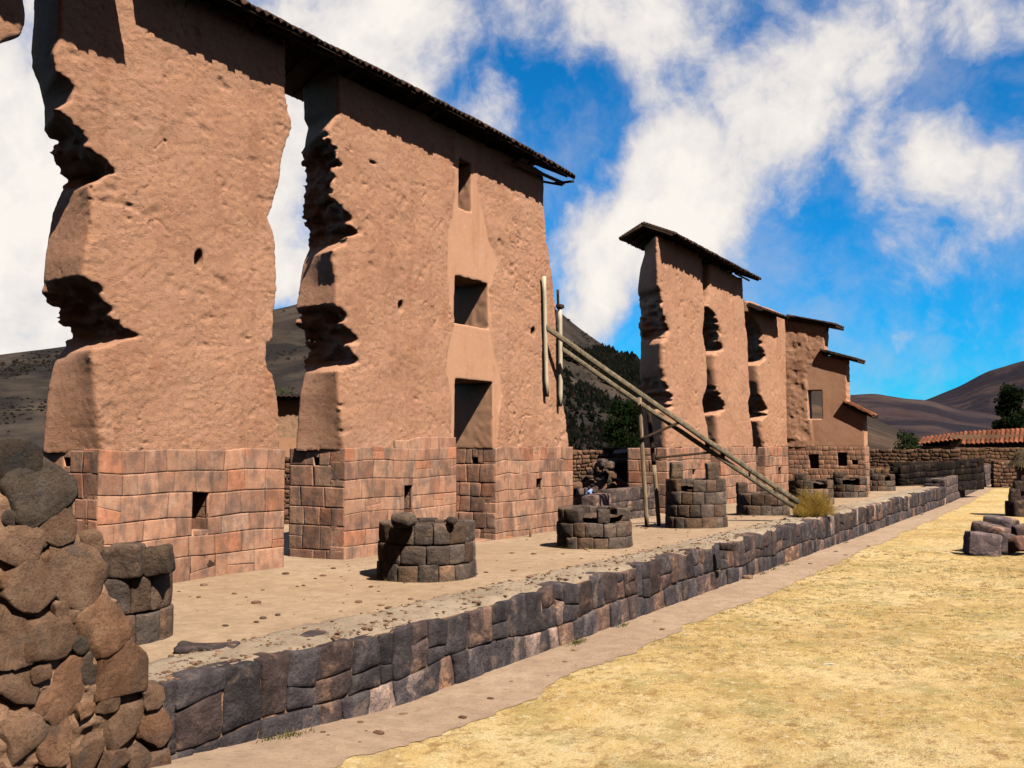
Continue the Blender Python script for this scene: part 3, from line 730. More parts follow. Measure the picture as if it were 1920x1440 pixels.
slit = (yz(862, 350)[0], yz(886, 350)[0], yz(863, 390)[1], yz(863, 296)[1], .03, 3.0)
put = [(yz(753, 573)[0], yz(753, 573)[1], (.12, .15), .5), (yz(1000, 622)[0], yz(1000, 622)[1], (.13, .17), .4), (yz(618, 268)[0], yz(618, 268)[1], (.14, .12), .3), (yz(700, 305)[0], yz(700, 305)[1], (.2, .05), .08)]
PL = [(858, 250), (852, 330), (850, 400), (842, 430), (840, 500), (843, 560), (852, 600), (842, 640), (834, 690), (845, 720), (848, 830), (850, 850)]
PR = [(893, 250), (897, 350), (908, 400), (918, 450), (935, 490), (918, 540), (920, 600), (928, 660), (938, 690), (942, 740), (936, 780), (932, 850)]
adobe('adobe_body', p2, LF2, LB2, RF2, 2.72, 12.6, .045, 23, holes=[door, win, slit], patch=(PL, PR), lam=[(yz(650, 455)[1], yz(630, 250)[1]), (yz(660, 690)[1], yz(640, 570)[1])], dents=put)
y2a, y2b = yz(643, 950)[0], yz(1072, 950)[0]
hl = on_y(588, 858, y2a), on_y(598, 874, y2a)
mb = MB(); x0 = WALL_X + .06; tw = T_WALL + .33
zt2 = lambda s: 2.80 + .05 * float(vnoise(np.array([[s * .9, 31, 1.5]]))[0])
ys0 = yz(738, 900)[0]
courses(mb, face_x(x0 - .02), ys0, dA, 2.74, lambda s: 3.02 + (.10 if s > ys0 + 1.2 else 0), .3, .5, (), 527, .5, 0, .007, .006, tint_base, T_MID, plates=True)
courses(mb, face_x(x0), y2a, dA, -.25, zt2, .46, .55, [(yz(755, 930)[0], yz(771, 930)[0], 1.0, 1.75)], 521, .5, 0, .007, .006, tint_base, T_MID, plates=True)
courses(mb, face_x(x0), dB, y2b, -.3, lambda s: 2.82 + .05 * math.sin(s * 5), .46, .55, [(yz(1003, 900)[0], yz(1014, 900)[0], 1.34, 1.72)], 522, .5, 0, .007, .006, tint_base, T_MID, plates=True)
courses(mb, face_ny(y2a), x0 - tw, x0 - .02, -.25, 2.8, .47, .6, [(hl[0][0], hl[1][0], hl[1][2], hl[0][2])], 523, .5, 0, .007, .006, tint_base, T_MID, plates=True)
jl = on_y(885, 858, dB), on_y(895, 872, dB)
courses(mb, face_ny(dB), x0 - tw, x0 - .02, -.25, 2.8, .47, .6, [(jl[0][0], jl[1][0], jl[1][2], jl[0][2])], 524, .5, 0, .025, .012, tint_base, T_MID)
courses(mb, face_py(dA), -(x0 - .02), -(x0 - tw), -.25, 2.8, .47, .6, (), 525, .5, -.01, .016, .006, tint_base, T_LOW)
courses(mb, face_py(y2b), -(x0 - .02), -(x0 - tw), -.3, 2.78, .47, .6, (), 526, .5, -.01, .016, .006, tint_base, T_LOW)
for a, b in ((y2a, dA), (dB, y2b)):
    box(mb, (x0 - tw + .02, a + .35, -.3), (x0 - .42, b - .35, 2.7), (.55, .5, .5))
    box(mb, (x0 - tw, a + .05, -.3), (x0 - tw + .5, b - .05, 2.75), (.8, .8, .8), .03)
box(mb, (x0 - tw + .1, dA + .02, -.4), (x0 - .1, dB - .02, -.11), (.9, .9, .9), .03)
mb.build('stone_base', M['masonry'], p2)

# farther segments
def seg(label, Lf, Lb, Rf, ztop, seed, lam, yb, h=.065, niche=None):
    p = empty('ruined_wall', (WALL_X - .8, sum(yb) / 2, 0), label, 'ruined wall', GRP)
    adobe('adobe_body', p, Lf, Lb, Rf, 2.7, ztop, h, seed, lam=lam)
    base_part(p, yb[0], yb[1], -.35, 2.76, seed + 600, openings=niche or (), T=T_LOW, sw=.6, ch=.5)
    return p
LF3 = [(1230, 420), (1230, 475), (1231, 500), (1233, 540), (1238, 562), (1241, 590), (1250, 610), (1253, 628), (1243, 642), (1243, 690), (1248, 716), (1256, 740), (1260, 762), (1249, 772), (1250, 850)]
LB3 = [(1208, 430), (1206, 478), (1197, 505), (1193, 540), (1194, 600), (1197, 634), (1198, 660), (1196, 700), (1198, 740), (1200, 780), (1199, 850)]
RF3 = [(1316, 440), (1320, 530), (1322, 600), (1319, 622), (1325, 660), (1327, 720), (1319, 755), (1328, 800), (1330, 850)]
n3 = [(yz(1296, 880)[0], yz(1302, 880)[0], yz(1300, 890)[1], yz(1300, 880)[1])]
p3 = seg('adobe wall segment under the gable roof, behind the tallest round column and brace legs', LF3, LB3, RF3, 12.2, 31, [(yz(1250, 636)[1], yz(1240, 540)[1]), (yz(1256, 768)[1], yz(1250, 706)[1])], (yz(1249, 900)[0], yz(1331, 900)[0]), niche=n3)
LF4 = [(1330, 470), (1329, 555), (1326, 575), (1338, 586), (1344, 600), (1352, 640), (1354, 652), (1341, 664), (1342, 690), (1345, 722), (1350, 745), (1359, 768), (1346, 778), (1348, 800), (1352, 850)]
RF4 = [(1392, 490), (1395, 560), (1398, 600), (1403, 640), (1405, 700), (1407, 740), (1403, 755), (1410, 800), (1415, 850)]
p4 = seg('narrow adobe wall segment with wavy edge under the far end of the gable roof', LF4, None, RF4, 12.0, 41, [(yz(1350, 660)[1], yz(1340, 580)[1]), (yz(1356, 776)[1], yz(1352, 725)[1])], (yz(1351, 900)[0], yz(1416, 900)[0]))
LF5 = [(1404, 560), (1405, 585), (1418, 600), (1428, 625), (1431, 650), (1436, 674), (1421, 684), (1423, 715), (1427, 742), (1433, 760), (1438, 778), (1426, 788), (1430, 820), (1435, 850)]
RF5 = [(1482, 560), (1482, 850)]
p5 = seg('lower adobe wall segment joining the gable end wall under its own tiled roof', LF5, None, RF5, 10.9, 51, [(yz(1430, 680)[1], yz(1425, 600)[1]), (yz(1434, 786)[1], yz(1430, 740)[1])], (yz(1434, 900)[0], yz(1478, 900)[0]), niche=[(yz(1458, 890)[0], yz(1464, 890)[0], yz(1460, 890)[1], yz(1460, 876)[1])])

# gable end wall crossing at the far end
EY = yz(1477, 900)[0]
pe = empty('end_wall', (-15, EY, 0), 'stepped gable end wall facing the viewer with smooth plaster, square window and two low niches', 'end wall')
def ex(px, py): p = on_y(px, py, EY); return p[0], p[2]
xA, xB, xC = ex(1547, 640)[0], ex(1588, 700)[0], ex(1622, 820)[0]
zA, zB = ex(1500, 597)[1] + .2, ex(1565, 666)[1]; zC0, zC1 = ex(1588, 752)[1], ex(1622, 772)[1]
h = .06
xs = np.arange(WALL_X - 1.2, xC + .35, h).astype(np.float32); ys_ = np.arange(EY - .3, EY + 1.4, h).astype(np.float32); zs = np.arange(2.6, zA + .5, h).astype(np.float32)
X, Y, Z = np.meshgrid(xs, ys_, zs, indexing='ij')
def rl_(a, b): p, q = on_y(a[0], a[1], EY), on_y(b[0], b[1], EY); return p[2] + (X - p[0]) / (q[0] - p[0]) * (q[2] - p[2])
tops = np.where(X < xA, rl_((1474, 593), (1567, 610)), np.where(X < xB, rl_((1537, 658), (1610, 677)), rl_((1580, 756), (1636, 783))))
d = np.maximum(np.maximum(EY - Y, Y - EY - 1.05), np.maximum(WALL_X - .9 - X, X - xC))
tooth = .10 * (np.mod(Z / .42, 1) > .5) * (Z > zC0) * (Z < zB)
edge_x = np.where(Z > zB, xA, np.where(Z > zC0, xB + tooth, xC))
d = np.maximum(d, X - edge_x); d = np.maximum(d, np.maximum(2.72 - Z, Z - tops))
xr0, zr0 = ex(1540, 640); xr1, zr1 = ex(1505, 840)
roughm = np.clip((np.interp(Z[..., :], [zr1, ex(1510, 700)[1], ex(1530, 660)[1], zA], [ex(1525, 840)[0], ex(1510, 700)[0], ex(1540, 660)[0], xA + .3]) - X) / .12 + .5, 0, 1)
m = np.abs(d) < .3
P = np.stack([X[m], Y[m], Z[m]], 1)
n = .06 * fbm(P * .9, 71, 2) + .06 * fbm(P * 3.6, 72, 3) + .07 * np.clip(-fbm(P * 2.6, 75, 3) - .2, 0, 1)
d[m] += n * roughm[m] + (1 - roughm[m]) * (.05 + .006 * fbm(P * 3, 73, 2))
wx0, wz1 = ex(1514, 732); wx1, wz0 = ex(1541, 785)
hd = np.maximum(np.maximum(wx0 - X, X - wx1), np.maximum(wz0 - Z, Z - wz1)); d = np.maximum(d, -hd)
d[0] = d[-1] = 1; d[:, 0] = d[:, -1] = 1; d[:, :, 0] = d[:, :, -1] = 1
V, F = surface_nets(d, (xs[0], ys_[0], zs[0]), h)
rm = np.clip((np.interp(V[:,2], [zr1, ex(1510, 700)[1], ex(1530, 660)[1], zA], [ex(1525, 840)[0], ex(1510, 700)[0], ex(1540, 660)[0], xA + .3]) - V[:,0]) / .12 + .5, 0, 1)
tint = np.ones((len(V), 4), np.float32); tint[:, 3] = .12 + .88 * rm
mk('adobe_body', V, F, M['adobe'], pe, tint)
mb = MB()
def exr(a, b, c, d_): p, q = on_y(a, b, EY), on_y(c, d_, EY); return (p[0], q[0], q[2], p[2])
courses(mb, face_ny(EY), WALL_X + .05, xC - .02, -.3, 2.78, .30, .38, [exr(1517, 852, 1535, 878), exr(1570, 849, 1588, 874), exr(1598, 864, 1607, 872)], 731, .45, 0, .018, .008, lambda g, k, nz, s, z: np.array([1.1, 1.08, 1.05]) * g.uniform(.8, 1.1), T_LOW)
courses(mb, face_x(xC + .02), EY, EY + 1.05, -.3, 2.78, .45, .5, (), 732, .3, 0, .03, .01, tint_base, T_LOW)
box(mb, (WALL_X, EY + .4, -.3), (xC - .3, EY + 1.0, 2.72), (.3, .27, .25))
mb.build('stone_base', M['masonry'], pe)

# ------------------------------------------------------------------ tiled roofs
def tiled_slope(mb, c0, c1, e0, e1, period=.22, amp=.045, thick=.05, rows=10, tint=(1,1,1), seed=0, rag=.05):
    """corrugated clay tiles from ridge line c0-c1 down to eave line e0-e1"""
    c0, c1, e0, e1 = [np.array(v, float) for v in (c0, c1, e0, e1)]
    Ln = np.linalg.norm(e1 - e0); nt_ = max(2, int(Ln / period)); per = 8
    ss = np.linspace(0, 1, nt_ * per + 1)
    nrm = np.cross(e1 - e0, c0 - e0); nrm /= np.linalg.norm(nrm)
    if nrm[2] < 0: nrm = -nrm
    g = np.random.default_rng(seed); jit = g.uniform(-1, 1, nt_ + 1)
    V = []; T = []
    for r_ in range(rows + 1):
        for half in ((0, 1) if 0 < r_ < rows else (0,)):
            t = r_ / rows
            for k, s in enumerate(ss):
                a = c0 + (c1 - c0) * s; b = e0 + (e1 - e0) * s
                tile = min(int(s * nt_), nt_ - 1)
                p = a + (b - a) * t
                ph = s * nt_ * 2 * math.pi
                lift = amp * abs(math.sin(ph / 2)) ** .8 * 2 - amp
                lift += .018 * (1 if half == 1 or r_ == 0 else 0) - .018 * (1 if half == 0 and r_ > 0 else 0) * 0
                lift += .05 * float(np.sin(s * Ln * .7 + seed)) * 0 + .012 * jit[tile]
                if r_ == rows: p = p + (b - a) / np.linalg.norm(b - a) * rag * jit[tile]
                V.append(p + nrm * (lift + thick)); v = .75 + .25 * (jit[tile] + g.uniform(-.6, .6)); T.append(np.array(tint) * v)
    V = np.array(V); m = len(ss); nrow = len(V) // m
    i = np.arange((nrow-1) * (m-1)); a = (i // (m-1)) * m + i % (m-1)
    F = np.stack([a, a+1, a+m+1, a+m], 1)
    Vb = V - nrm * thick
    nV = len(V)
    Fb = F[:, ::-1] + nV
    def rim(ids): return np.array([[ids[j], ids[j+1], ids[j+1] + nV, ids[j] + nV] for j in range(len(ids)-1)])
    rims = [rim(np.arange(m)), rim(np.arange(m) + (nrow-1) * m), rim(np.arange(nrow) * m), rim(np.arange(nrow) * m + m - 1)]
    mb.add(np.concatenate([V, Vb]), np.concatenate([F, Fb] + rims), np.concatenate([T, T]))
def tile_roof(parent, ridge0, ridge1, ef0, ef1, eb0, eb1, seed, mat='tile', wall_top=None):
    mb = MB()
    tiled_slope(mb, ridge0, ridge1, ef0, ef1, seed=seed); tiled_slope(mb, ridge0, ridge1, eb0, eb1, seed=seed + 1)
    mb.build('roof_tiles', M[mat], parent)
    mb = MB(); Ln = np.linalg.norm(np.array(ridge1) - np.array(ridge0)); n = max(2, int(Ln / .8))
    dn = np.array([0, 0, -.09])
    for k in range(n + 1):
        t = (k + .02) / (n + .04)
        r_ = np.array(ridge0) * (1-t) + np.array(ridge1) * t
        for e0, e1 in ((ef0, ef1), (eb0, eb1)):
            e = np.array(e0) * (1-t) + np.array(e1) * t
            e = r_ + (e - r_) * .93
            mr = MB(); plank(mr, r_ + dn, e + dn, .09, .10, seed=k, segs=3); mr.build('rafter', M['darkwood'], parent)
    mb = MB()
    # split cane layer on the rafters
    for e0, e1 in ((ef0, ef1), (eb0, eb1)):
        q = [np.array(v, float) for v in (ridge0, ridge1, e1, e0)]
        q[2] = q[1] + (q[2] - q[1]) * .96; q[3] = q[0] + (q[3] - q[0]) * .96
        q = [v + np.array([0, 0, -.03]) for v in q]; lo = [v + np.array([0, 0, -.02]) for v in q]
        V = np.array(q + lo); mb.add(V, [[0,1,2,3], [7,6,5,4], [0,4,5,1], [1,5,6,2], [2,6,7,3], [3,7,4,0]])
    mb.build('cane_lining', M['darkwood'], parent)
def lin(p, q, t): return tuple(np.array(p) * (1-t) + np.array(q) * t)
ECC = 0.8; EXF = WALL_X + ECC; RX = WALL_X - T_WALL / 2; EXB = WALL_X - T_WALL - ECC
# long roof over the two large segments: eave traced on the plane one metre in front of the wall
E = [on_x(x, y, EXF) for x, y in ((480, 21), (595, 78), (713, 137), (863, 213), (1000, 287), (1080, 334))]
Ey = [e[1] for e in E]; Ez = [e[2] for e in E]
rl = empty('tiled_roof', (RX, 22, 12.7), 'long weathered tile roof sheltering the two largest wall segments', 'roof', 'tiled roofs on the ruined walls')
YS = [12.95, 17.5, 21.5, 25.5, 28.5, Ey[-1]]
def ez(y): return float(np.interp(y, Ey, Ez)) if y > Ey[0] else Ez[0] + (Ez[0] - Ez[2]) / (Ey[0] - Ey[2]) * (y - Ey[0]) * .3
mbt, mbr, mbc = MB(), MB(), MB()
for a, b in zip(YS[:-1], YS[1:]):
    za, zb = ez(a), ez(b); up = .85
    tiled_slope(mbt, (RX, a, za + up), (RX, b, zb + up), (EXF, a, za), (EXF, b, zb), seed=int(a * 10))
    tiled_slope(mbt, (RX, a, za + up), (RX, b, zb + up), (EXB, a, za), (EXB, b, zb), seed=int(a * 10) + 5)
    for sx in (EXF, EXB):
        q = [np.array(v) for v in ((RX, a, za + up - .06), (RX, b, zb + up - .06), (RX + (sx - RX) * .97, b, zb - .03), (RX + (sx - RX) * .97, a, za - .03))]
        V = np.array(q + [v - np.array([0, 0, .02]) for v in q]); mbc.add(V, [[0,1,2,3], [7,6,5,4], [0,4,5,1], [1,5,6,2], [2,6,7,3], [3,7,4,0]])
        n = int((b - a) / .7)
        for k in range(n):
            y = a + (b - a) * (k + .5) / n; z = ez(y)
            mbr = MB(); plank(mbr, (RX, y, z + up - .14), (RX + (sx - RX) * .9, y, z - .02), .09, .10, seed=k, segs=3); mbr.build('rafter', M['darkwood'], rl)
mbt.build('roof_tiles', M['tile'], rl); mbc.build('cane_lining', M['darkwood'], rl)
mb = MB(); ye = Ey[-1]
plank(mb, (WALL_X + .25, 28.0, Ez[-1] - .16), (WALL_X + .25, ye + .1, Ez[-1] - .10), .10, .10, seed=3)
plank(mb, (WALL_X + .05, ye - .35, Ez[-1] - .16), (EXF - .03, ye - .1, Ez[-1] - .13), .08, .08, seed=4)
plank(mb, (RX, ye - .1, Ez[-1] + .1), (WALL_X + .3, ye - .1, Ez[-1] - .2), .08, .08, seed=5)
mb.build('eave_bracket', M['darkwood'], rl)
# neighbour roof to the left, its eave standing farther out
rl0 = empty('tiled_roof', (RX, 9, 12.9), 'tile roof over the left corner of the first wall segment, mostly above the frame', 'roof', 'tiled roofs on the ruined walls')
zl0 = 12.9
tile_roof(rl0, (RX, 4, zl0 + .95), (RX, 12.36, zl0 + .95), (WALL_X + 1.62, 4, zl0), (WALL_X + 1.62, 12.36, zl0), (EXB, 4, zl0), (EXB, 12.36, zl0), 91)
# gable roof on segments three and four
rb = empty('tiled_roof', (RX, 46, 12.2), 'short gabled roof with a visible triangular end, seen against the white cloud', 'roof', 'tiled roofs on the ruined walls')
e0 = on_x(1265, 439, EXF); e1 = on_x(1426, 524, EXF); g0 = on_x(1204, 418, RX); b0 = on_x(1158, 448, EXB)
dz = e0[2] - e1[2]
g0 = on_y(1204, 419, e0[1]); b0 = on_y(1159, 448, e0[1]); rd0 = (g0[0], e0[1], g0[2])
tile_roof(rb, rd0, (rd0[0], e1[1], rd0[2] - dz), tuple(e0), tuple(e1), (b0[0], e0[1], b0[2]), (b0[0], e1[1], b0[2] - dz), 93)
mb = MB()
plank(mb, (WALL_X + .2, e1[1] - 2.5, e1[2] + .02), (WALL_X + .2, e1[1] - .1, e1[2] - .03), .08, .08, seed=4)
mb.build('eave_bracket', M['darkwood'], rb)
# roof of segment five (a part of it)
e0 = on_x(1414, 574, EXF); e1 = on_x(1481, 598, EXF)
e0[1] = max(e0[1], yz(1404, 600)[0] + .15)
tile_roof(p5, (RX, e0[1], e0[2] + .7), (RX, e1[1], e1[2] + .7), tuple(e0), tuple(e1), (EXB, e0[1], e0[2]), (EXB, e1[1], e1[2]), 95)
# three small stepped roofs on the end wall
def step_roof(a, b, seed, mat, up=.28, back=1.7):
    p, q = on_y(a[0], a[1], EY - .22), on_y(b[0], b[1], EY - .22)
    m0 = MB(); mid = lambda v, dy, dz: (v[0], v[1] + dy, v[2] + dz)
    tiled_slope(m0, mid(p, 0, 0), mid(p, back, .0), mid(q, 0, 0), mid(q, back, .0), seed=seed, rows=7)
    rf = m0.build('roof', M[mat], pe)
    m1 = MB(); V = [mid(p, .05, -.03), mid(p, back - .05, -.03), mid(q, back - .05, -.03), mid(q, .05, -.03)]
    V = np.array(V + [mid(v, 0, -.13) for v in V]); m1.add(V, [[0,1,2,3], [7,6,5,4], [0,4,5,1], [1,5,6,2], [2,6,7,3], [3,7,4,0]])
    m1.build('cane_lining', M['darkwood'], rf)
step_roof((1474, 592), (1567, 609), 101, 'tile', back=2.2)
step_roof((1537, 656), (1610, 675), 102, 'tile')
step_roof((1580, 752), (1636, 779), 103, 'redtile')

# ------------------------------------------------------------------ round column stumps
def cyl(cx, cy, rad): return lambda s, z, wv: np.stack([cx + (rad + wv) * np.sin(s), cy - (rad + wv) * np.cos(s), z], 1)
def column(px, py, label, hgt, nc, seed, T, drop=None, rad=1.05, inner=.9, z0=-.08):
    f = on_z(px, py, 0); dirv = f[:2] / np.linalg.norm(f[:2]); c = f[:2] + dirv * rad
    g = np.random.default_rng(seed); mb = MB(); ch = hgt / nc
    a_face = math.atan2(-dirv[0], dirv[1])      # frame angle whose outward normal looks at the viewer
    for k in range(nc):
        a = g.uniform(0, 1); n = int(round(2 * math.pi * rad / .46)); cuts = a + np.cumsum(g.uniform(.7, 1.3, n)); cuts = np.concatenate([[a], cuts]); cuts = a + (cuts - a) / (cuts[-1] - a) * 2 * math.pi
        zb = z0 + k * ch + (.08 if k else 0) * 0; zt = zb + ch; flare = .016 * (nc - 1 - k)
        if k == 0: zb = z0 - .1
        for i in range(n):
            am = (cuts[i] + cuts[i+1]) / 2
            rel = (am - a_face + math.pi) % (2 * math.pi) - math.pi
            if drop and drop(k, rel): continue
            v = g.uniform(.65, 1.35) * (1.12 if k < nc - 1 else .85); t = np.array([v, v, v]) * (np.array([1.15, 1, .9]) if g.uniform() < .4 else np.array([.92, .95, 1.02]))
            top = zt + g.uniform(-.02, .02)
            stone(mb, lambda s, z, wv: cyl(c[0], c[1], rad)(s / rad, z, wv), [(cuts[i] * rad, zb), (cuts[i+1] * rad, zb), (cuts[i+1] * rad, top), (cuts[i] * rad, top)], 0.38, flare + g.uniform(-.02, .02), .03, .018, t, T, seed + k * 31 + i, 4.5, .003, .012)
    # rubble fill inside
    na, nr = 24, 5; V = []; F = []
    for j in range(nr + 1):
        for i in range(na):
            r_ = (rad - .2) * j / nr; V.append([c[0] + r_ * math.cos(2*math.pi*i/na), c[1] + r_ * math.sin(2*math.pi*i/na), z0 + hgt * inner])
    V = np.array(V); V[:,2] += .14 * fbm(V * 3.1, seed, 3)
    for j in range(nr):
        for i in range(na): F.append([j*na+i, (j+1)*na+i, (j+1)*na+(i+1)%na, j*na+(i+1)%na])
    mb.add(V, F, (.8, .75, .7))
    o = mb.build('column_stump', M['column']); tag(o, label, 'column stump', 'round stone column stumps on the earth platform')
    return c, z0 + hgt
def boulder(name, cen, half, seed, mat, label, cat, group=None, rot=0.0, rough=.12, freq=1.6, tint=(1,1,1), T=T_FINE, r=.7, tilt=0.0):
    half = np.array(half, float); P = rounded(T, half, half.min() * r)
    k = half.mean()
    P = P + k * rough * 1.8 * np.stack([fbm(P / k * freq + seed * 3.7, seed + j, 3) for j in (0, 5, 9)], 1)
    c, s = math.cos(tilt), math.sin(tilt); P = np.stack([P[:,0] * c + P[:,2] * s, P[:,1], -P[:,0] * s + P[:,2] * c], 1)
    c, s = math.cos(rot), math.sin(rot); P = np.stack([P[:,0] * c - P[:,1] * s, P[:,0] * s + P[:,1] * c, P[:,2]], 1)
    o = mk(name, P, T[1], mat, None, np.tile(np.array(tint), (len(P), 1)))
    o.location = tuple(cen)
    return tag(o, label, cat, group)
LG = 'loose stones on the column stumps'
c0, t0 = column(183, 1218, 'round column stump of three courses half hidden behind the rubble wall', 1.05, 2, 201, T_FINE)
D0 = float(np.linalg.norm(on_z(183, 1218, 0)[:2]))
for i, (px, lab, hw, hh, tl, dd, v) in enumerate(((184, 'lichen spotted block leftmost on the stump behind the rubble wall', .19, .23, .10, .22, .95), (238, 'large brown block in the middle on the stump behind the rubble wall', .245, .25, -.03, .24, .85),
        (297, 'dark tilted block rightmost on the stump behind the rubble wall', .20, .215, -.14, .42, .62), (140, 'rounded dark block half hidden by boulders on the stump behind the rubble wall', .2, .2, .0, .3, .8))):
    p = at_d(px, 1045, D0 + dd)
    boulder('loose_stone', (p[0], p[1], t0 + hh * .95), (hw, .24, hh), 300 + i, M['column'], lab, 'stone', LG, rot=R(40), rough=.05, r=.3, tilt=tl, tint=(v, v * .95, v * .92))
c1, t1 = column(800, 1092, 'round column stump of three courses with a boulder lying on its rim', 1.28, 3, 211, T_FINE, drop=lambda k, rel: k == 2 and (.35 < rel < .65), inner=.95)
p = on_z(757, 984, t1 + .02)
boulder('loose_stone', (p[0], p[1], t1 + .12), (.25, .22, .15), 311, M['column'], 'brown rounded boulder on the rim of the nearest free standing stump', 'stone', LG, rough=.08, r=.9)
p = on_z(846, 982, t1 + .02)
boulder('loose_stone', (p[0], p[1], t1 + .08), (.11, .10, .09), 312, M['column'], 'small dark cobble on the right rim of the stump with the boulder', 'stone', LG, rough=.08, r=.9, tint=(.6, .6, .6))
c2, t2 = column(1114, 1030, 'round column stump with broken upper course in front of the low wall gap', 1.17, 3, 221, T_MID, drop=lambda k, rel: k == 2 and (-.2 < rel < .12 or .7 < rel < 1.5), inner=.8)
c3, t3 = column(1305, 990, 'tallest round column stump with two upright blocks on its rim', 1.75, 4, 231, T_MID, drop=lambda k, rel: k == 3 and (-.40 < rel < .12), inner=.86)
for px, lab, tl in ((1268, 'upright block on the left rim of the tallest column stump', .05), (1337, 'upright pale block on the right rim of the tallest column stump', -.06)):
    p = on_z(px, 903, t3)
    boulder('loose_stone', (c3[0] + (px - 1305) / FPX * 38 * .80, c3[1] + (px - 1305) / FPX * 38 * .45, t3 + .28), (.22, .24, .31), 320 + px, M['column'], lab, 'stone', LG, rot=R(31), rough=.05, r=.35, tilt=tl, tint=(1.1, 1.05, 1))
c4, t4 = column(1430, 967, 'low round column stump under the sloping wooden brace', .95, 2, 241, T_MID)
boulder('loose_stone', (c4[0] - .75, c4[1] - .4, t4 + .2), (.22, .22, .27), 330, M['column'], 'upright block on the stump beneath the wooden brace', 'stone', LG, rough=.05, r=.4, rot=R(31), tint=(.8, .75, .72))
c5, t5 = column(1521, 947, 'round column stump behind the golden straw clump', 1.25, 3, 251, T_LOW, drop=lambda k, rel: k == 2 and (.2 < rel < .8))
c6, t6 = column(1589, 933, 'round column stump in front of the low niches of the end wall', 1.15, 3, 261, T_LOW, drop=lambda k, rel: k == 2 and (-.1 < rel < .5))
c7, t7 = column(1645, 921, 'farthest round column stump beside the corner of the end wall', 1.1, 3, 271, T_LOW, drop=lambda k, rel: k == 2 and (.3 < rel < .9))
for c_, t_, lab, sd in ((c5, t5, 'dark block on the stump behind the straw clump', 41), (c6, t6, 'dark block on the stump before the end wall niches', 42), (c7, t7, 'dark block on the farthest column stump', 43)):
    boulder('loose_stone', (c_[0] - .3, c_[1] - .75, t_ + .14), (.26, .22, .2), 340 + sd, M['column'], lab, 'stone', LG, rough=.07, r=.5, tint=(.6, .58, .58))

# ------------------------------------------------------------------ low retaining wall along the path
def tint_and(g, k, nz, s, z):
    v = g.uniform(.6, 1.25); w_ = g.uniform()
    c = np.array([v, v, v]) * np.array([.90, .96, 1.06])
    if w_ < .06: c = np.array([2.1, 1.65, 1.35]) * g.uniform(.8, 1.1)
    elif w_ < .085: c = np.array([3.3, 3.0, 2.7]) * g.uniform(.8, 1.1)
    elif w_ < .30: c = c * np.array([1.35, 1.12, .98])
    return c
mb = MB(); g = np.random.default_rng(77)
lowpar = empty('retaining_wall', (LOW_X, 30, PATH_Z), 'long low wall of dark fitted stones edging the earth platform along the path', 'low wall')
def low_face(X0, y0, y1, zt, T, seed, big):
    g = np.random.default_rng(seed); s = y0
    split = lambda y: PATH_Z + .48 + .10 * float(vnoise(np.array([[y * .7, 3.1, seed]]))[0])
    gz = lambda y: float(ground_z(np.array([LOW_X + .1]), np.array([y]))[0]) - .12
    for row in (0, 1):
        s = y0; la = 0
        while s < y1:
            wd = big * g.uniform(.6, 1.45) * (1.0 if row else 1.05); e = min(s + wd, y1); lb = g.uniform(-.075, .075)
            if y1 - e < .15: e = y1
            top = lambda y: (zt(y) + .09 * float(vnoise(np.array([[y * 2.3, 8.1, seed]]))[0])) if row else split(y)
            bot = lambda y: split(y) if row else gz(y)
            t = tint_and(g, 0, 0, 0, 0) * (1.0 if row else 1.25)
            q = [(s - la, bot(s)), (e - lb, bot(e)), (e + lb, top(e)), (s + la, top(s))]
            if row and g.uniform() < .25:
                mz = g.uniform(.35, .65)
                ml = q[0] + (np.array(q[3]) - np.array(q[0])) * mz; mr_ = q[1] + (np.array(q[2]) - np.array(q[1])) * (mz + g.uniform(-.12, .12))
                stone(mb, face_x(X0), [q[0], q[1], mr_, ml], .4, g.uniform(-.02, .02), .035, .03, t, T, seed + int(s * 10), 3.2, .004, .02)
                q = [ml, mr_, q[2], q[3]]; t = tint_and(g, 0, 0, 0, 0)
            stone(mb, face_x(X0), q, .4, g.uniform(-.025, .025), .035, .03, t, T, seed + int(s * 10) + 3, 3.2, .004, .02)
            s = e; la = lb
zt_low = lambda y: .02
low_face(LOW_X, 7.95, 22, zt_low, T_FINE, 901, .54)
low_face(LOW_X, 22, 45, zt_low, T_MID, 902, .52)
low_face(LOW_X, 45, 74, zt_low, T_LOW, 903, .52)
box(mb, (LOW_X - .5, 7.95, -1.3), (LOW_X - .3, 74, -.10), (1.2, 1.0, .8))
mb.build('stone_face', M['andesite'], lowpar)
# mud behind the joints and gravel coping
ys = np.arange(7.8, 74, .16); cc = np.linspace(0, 1, 10)
inner_w = 1.25 + .22 * fbm(np.stack([ys * .8, ys * 0 + 4, ys * 0], -1), 14, 3); V = []
for i, y in enumerate(ys):
    xs = LOW_X - .06 - cc * inner_w[i]; P = np.stack([xs, np.full(10, y), xs * 0], 1)
    hgt = .045 + .05 * fbm(P * 1.7, 15, 3) + .03 * fbm(P * 6, 16, 2)
    hgt[0] -= .10; hgt[-1] = -.06
    P[:,2] = plat_z(P[:,0], P[:,1]) * .5 + hgt; P[:,0] += .03 * fbm(P * 4, 18, 2); V.append(P)
V = np.concatenate(V); i = np.arange((len(ys)-1) * 9); a = (i // 9) * 10 + i % 9
mk('gravel_coping', V, np.stack([a, a+10, a+11, a+1], 1), M['gravel'], lowpar)
mb = MB()
V = []; zsn = 6
for y in ys:
    for j in range(zsn + 1): V.append([LOW_X - .045, y, -1.35 + 1.33 * j / zsn])
V = np.array(V); V[:,0] += .03 * fbm(V * 5, 12, 2)
i = np.arange((len(ys)-1) * zsn); a = (i // zsn) * (zsn+1) + i % zsn
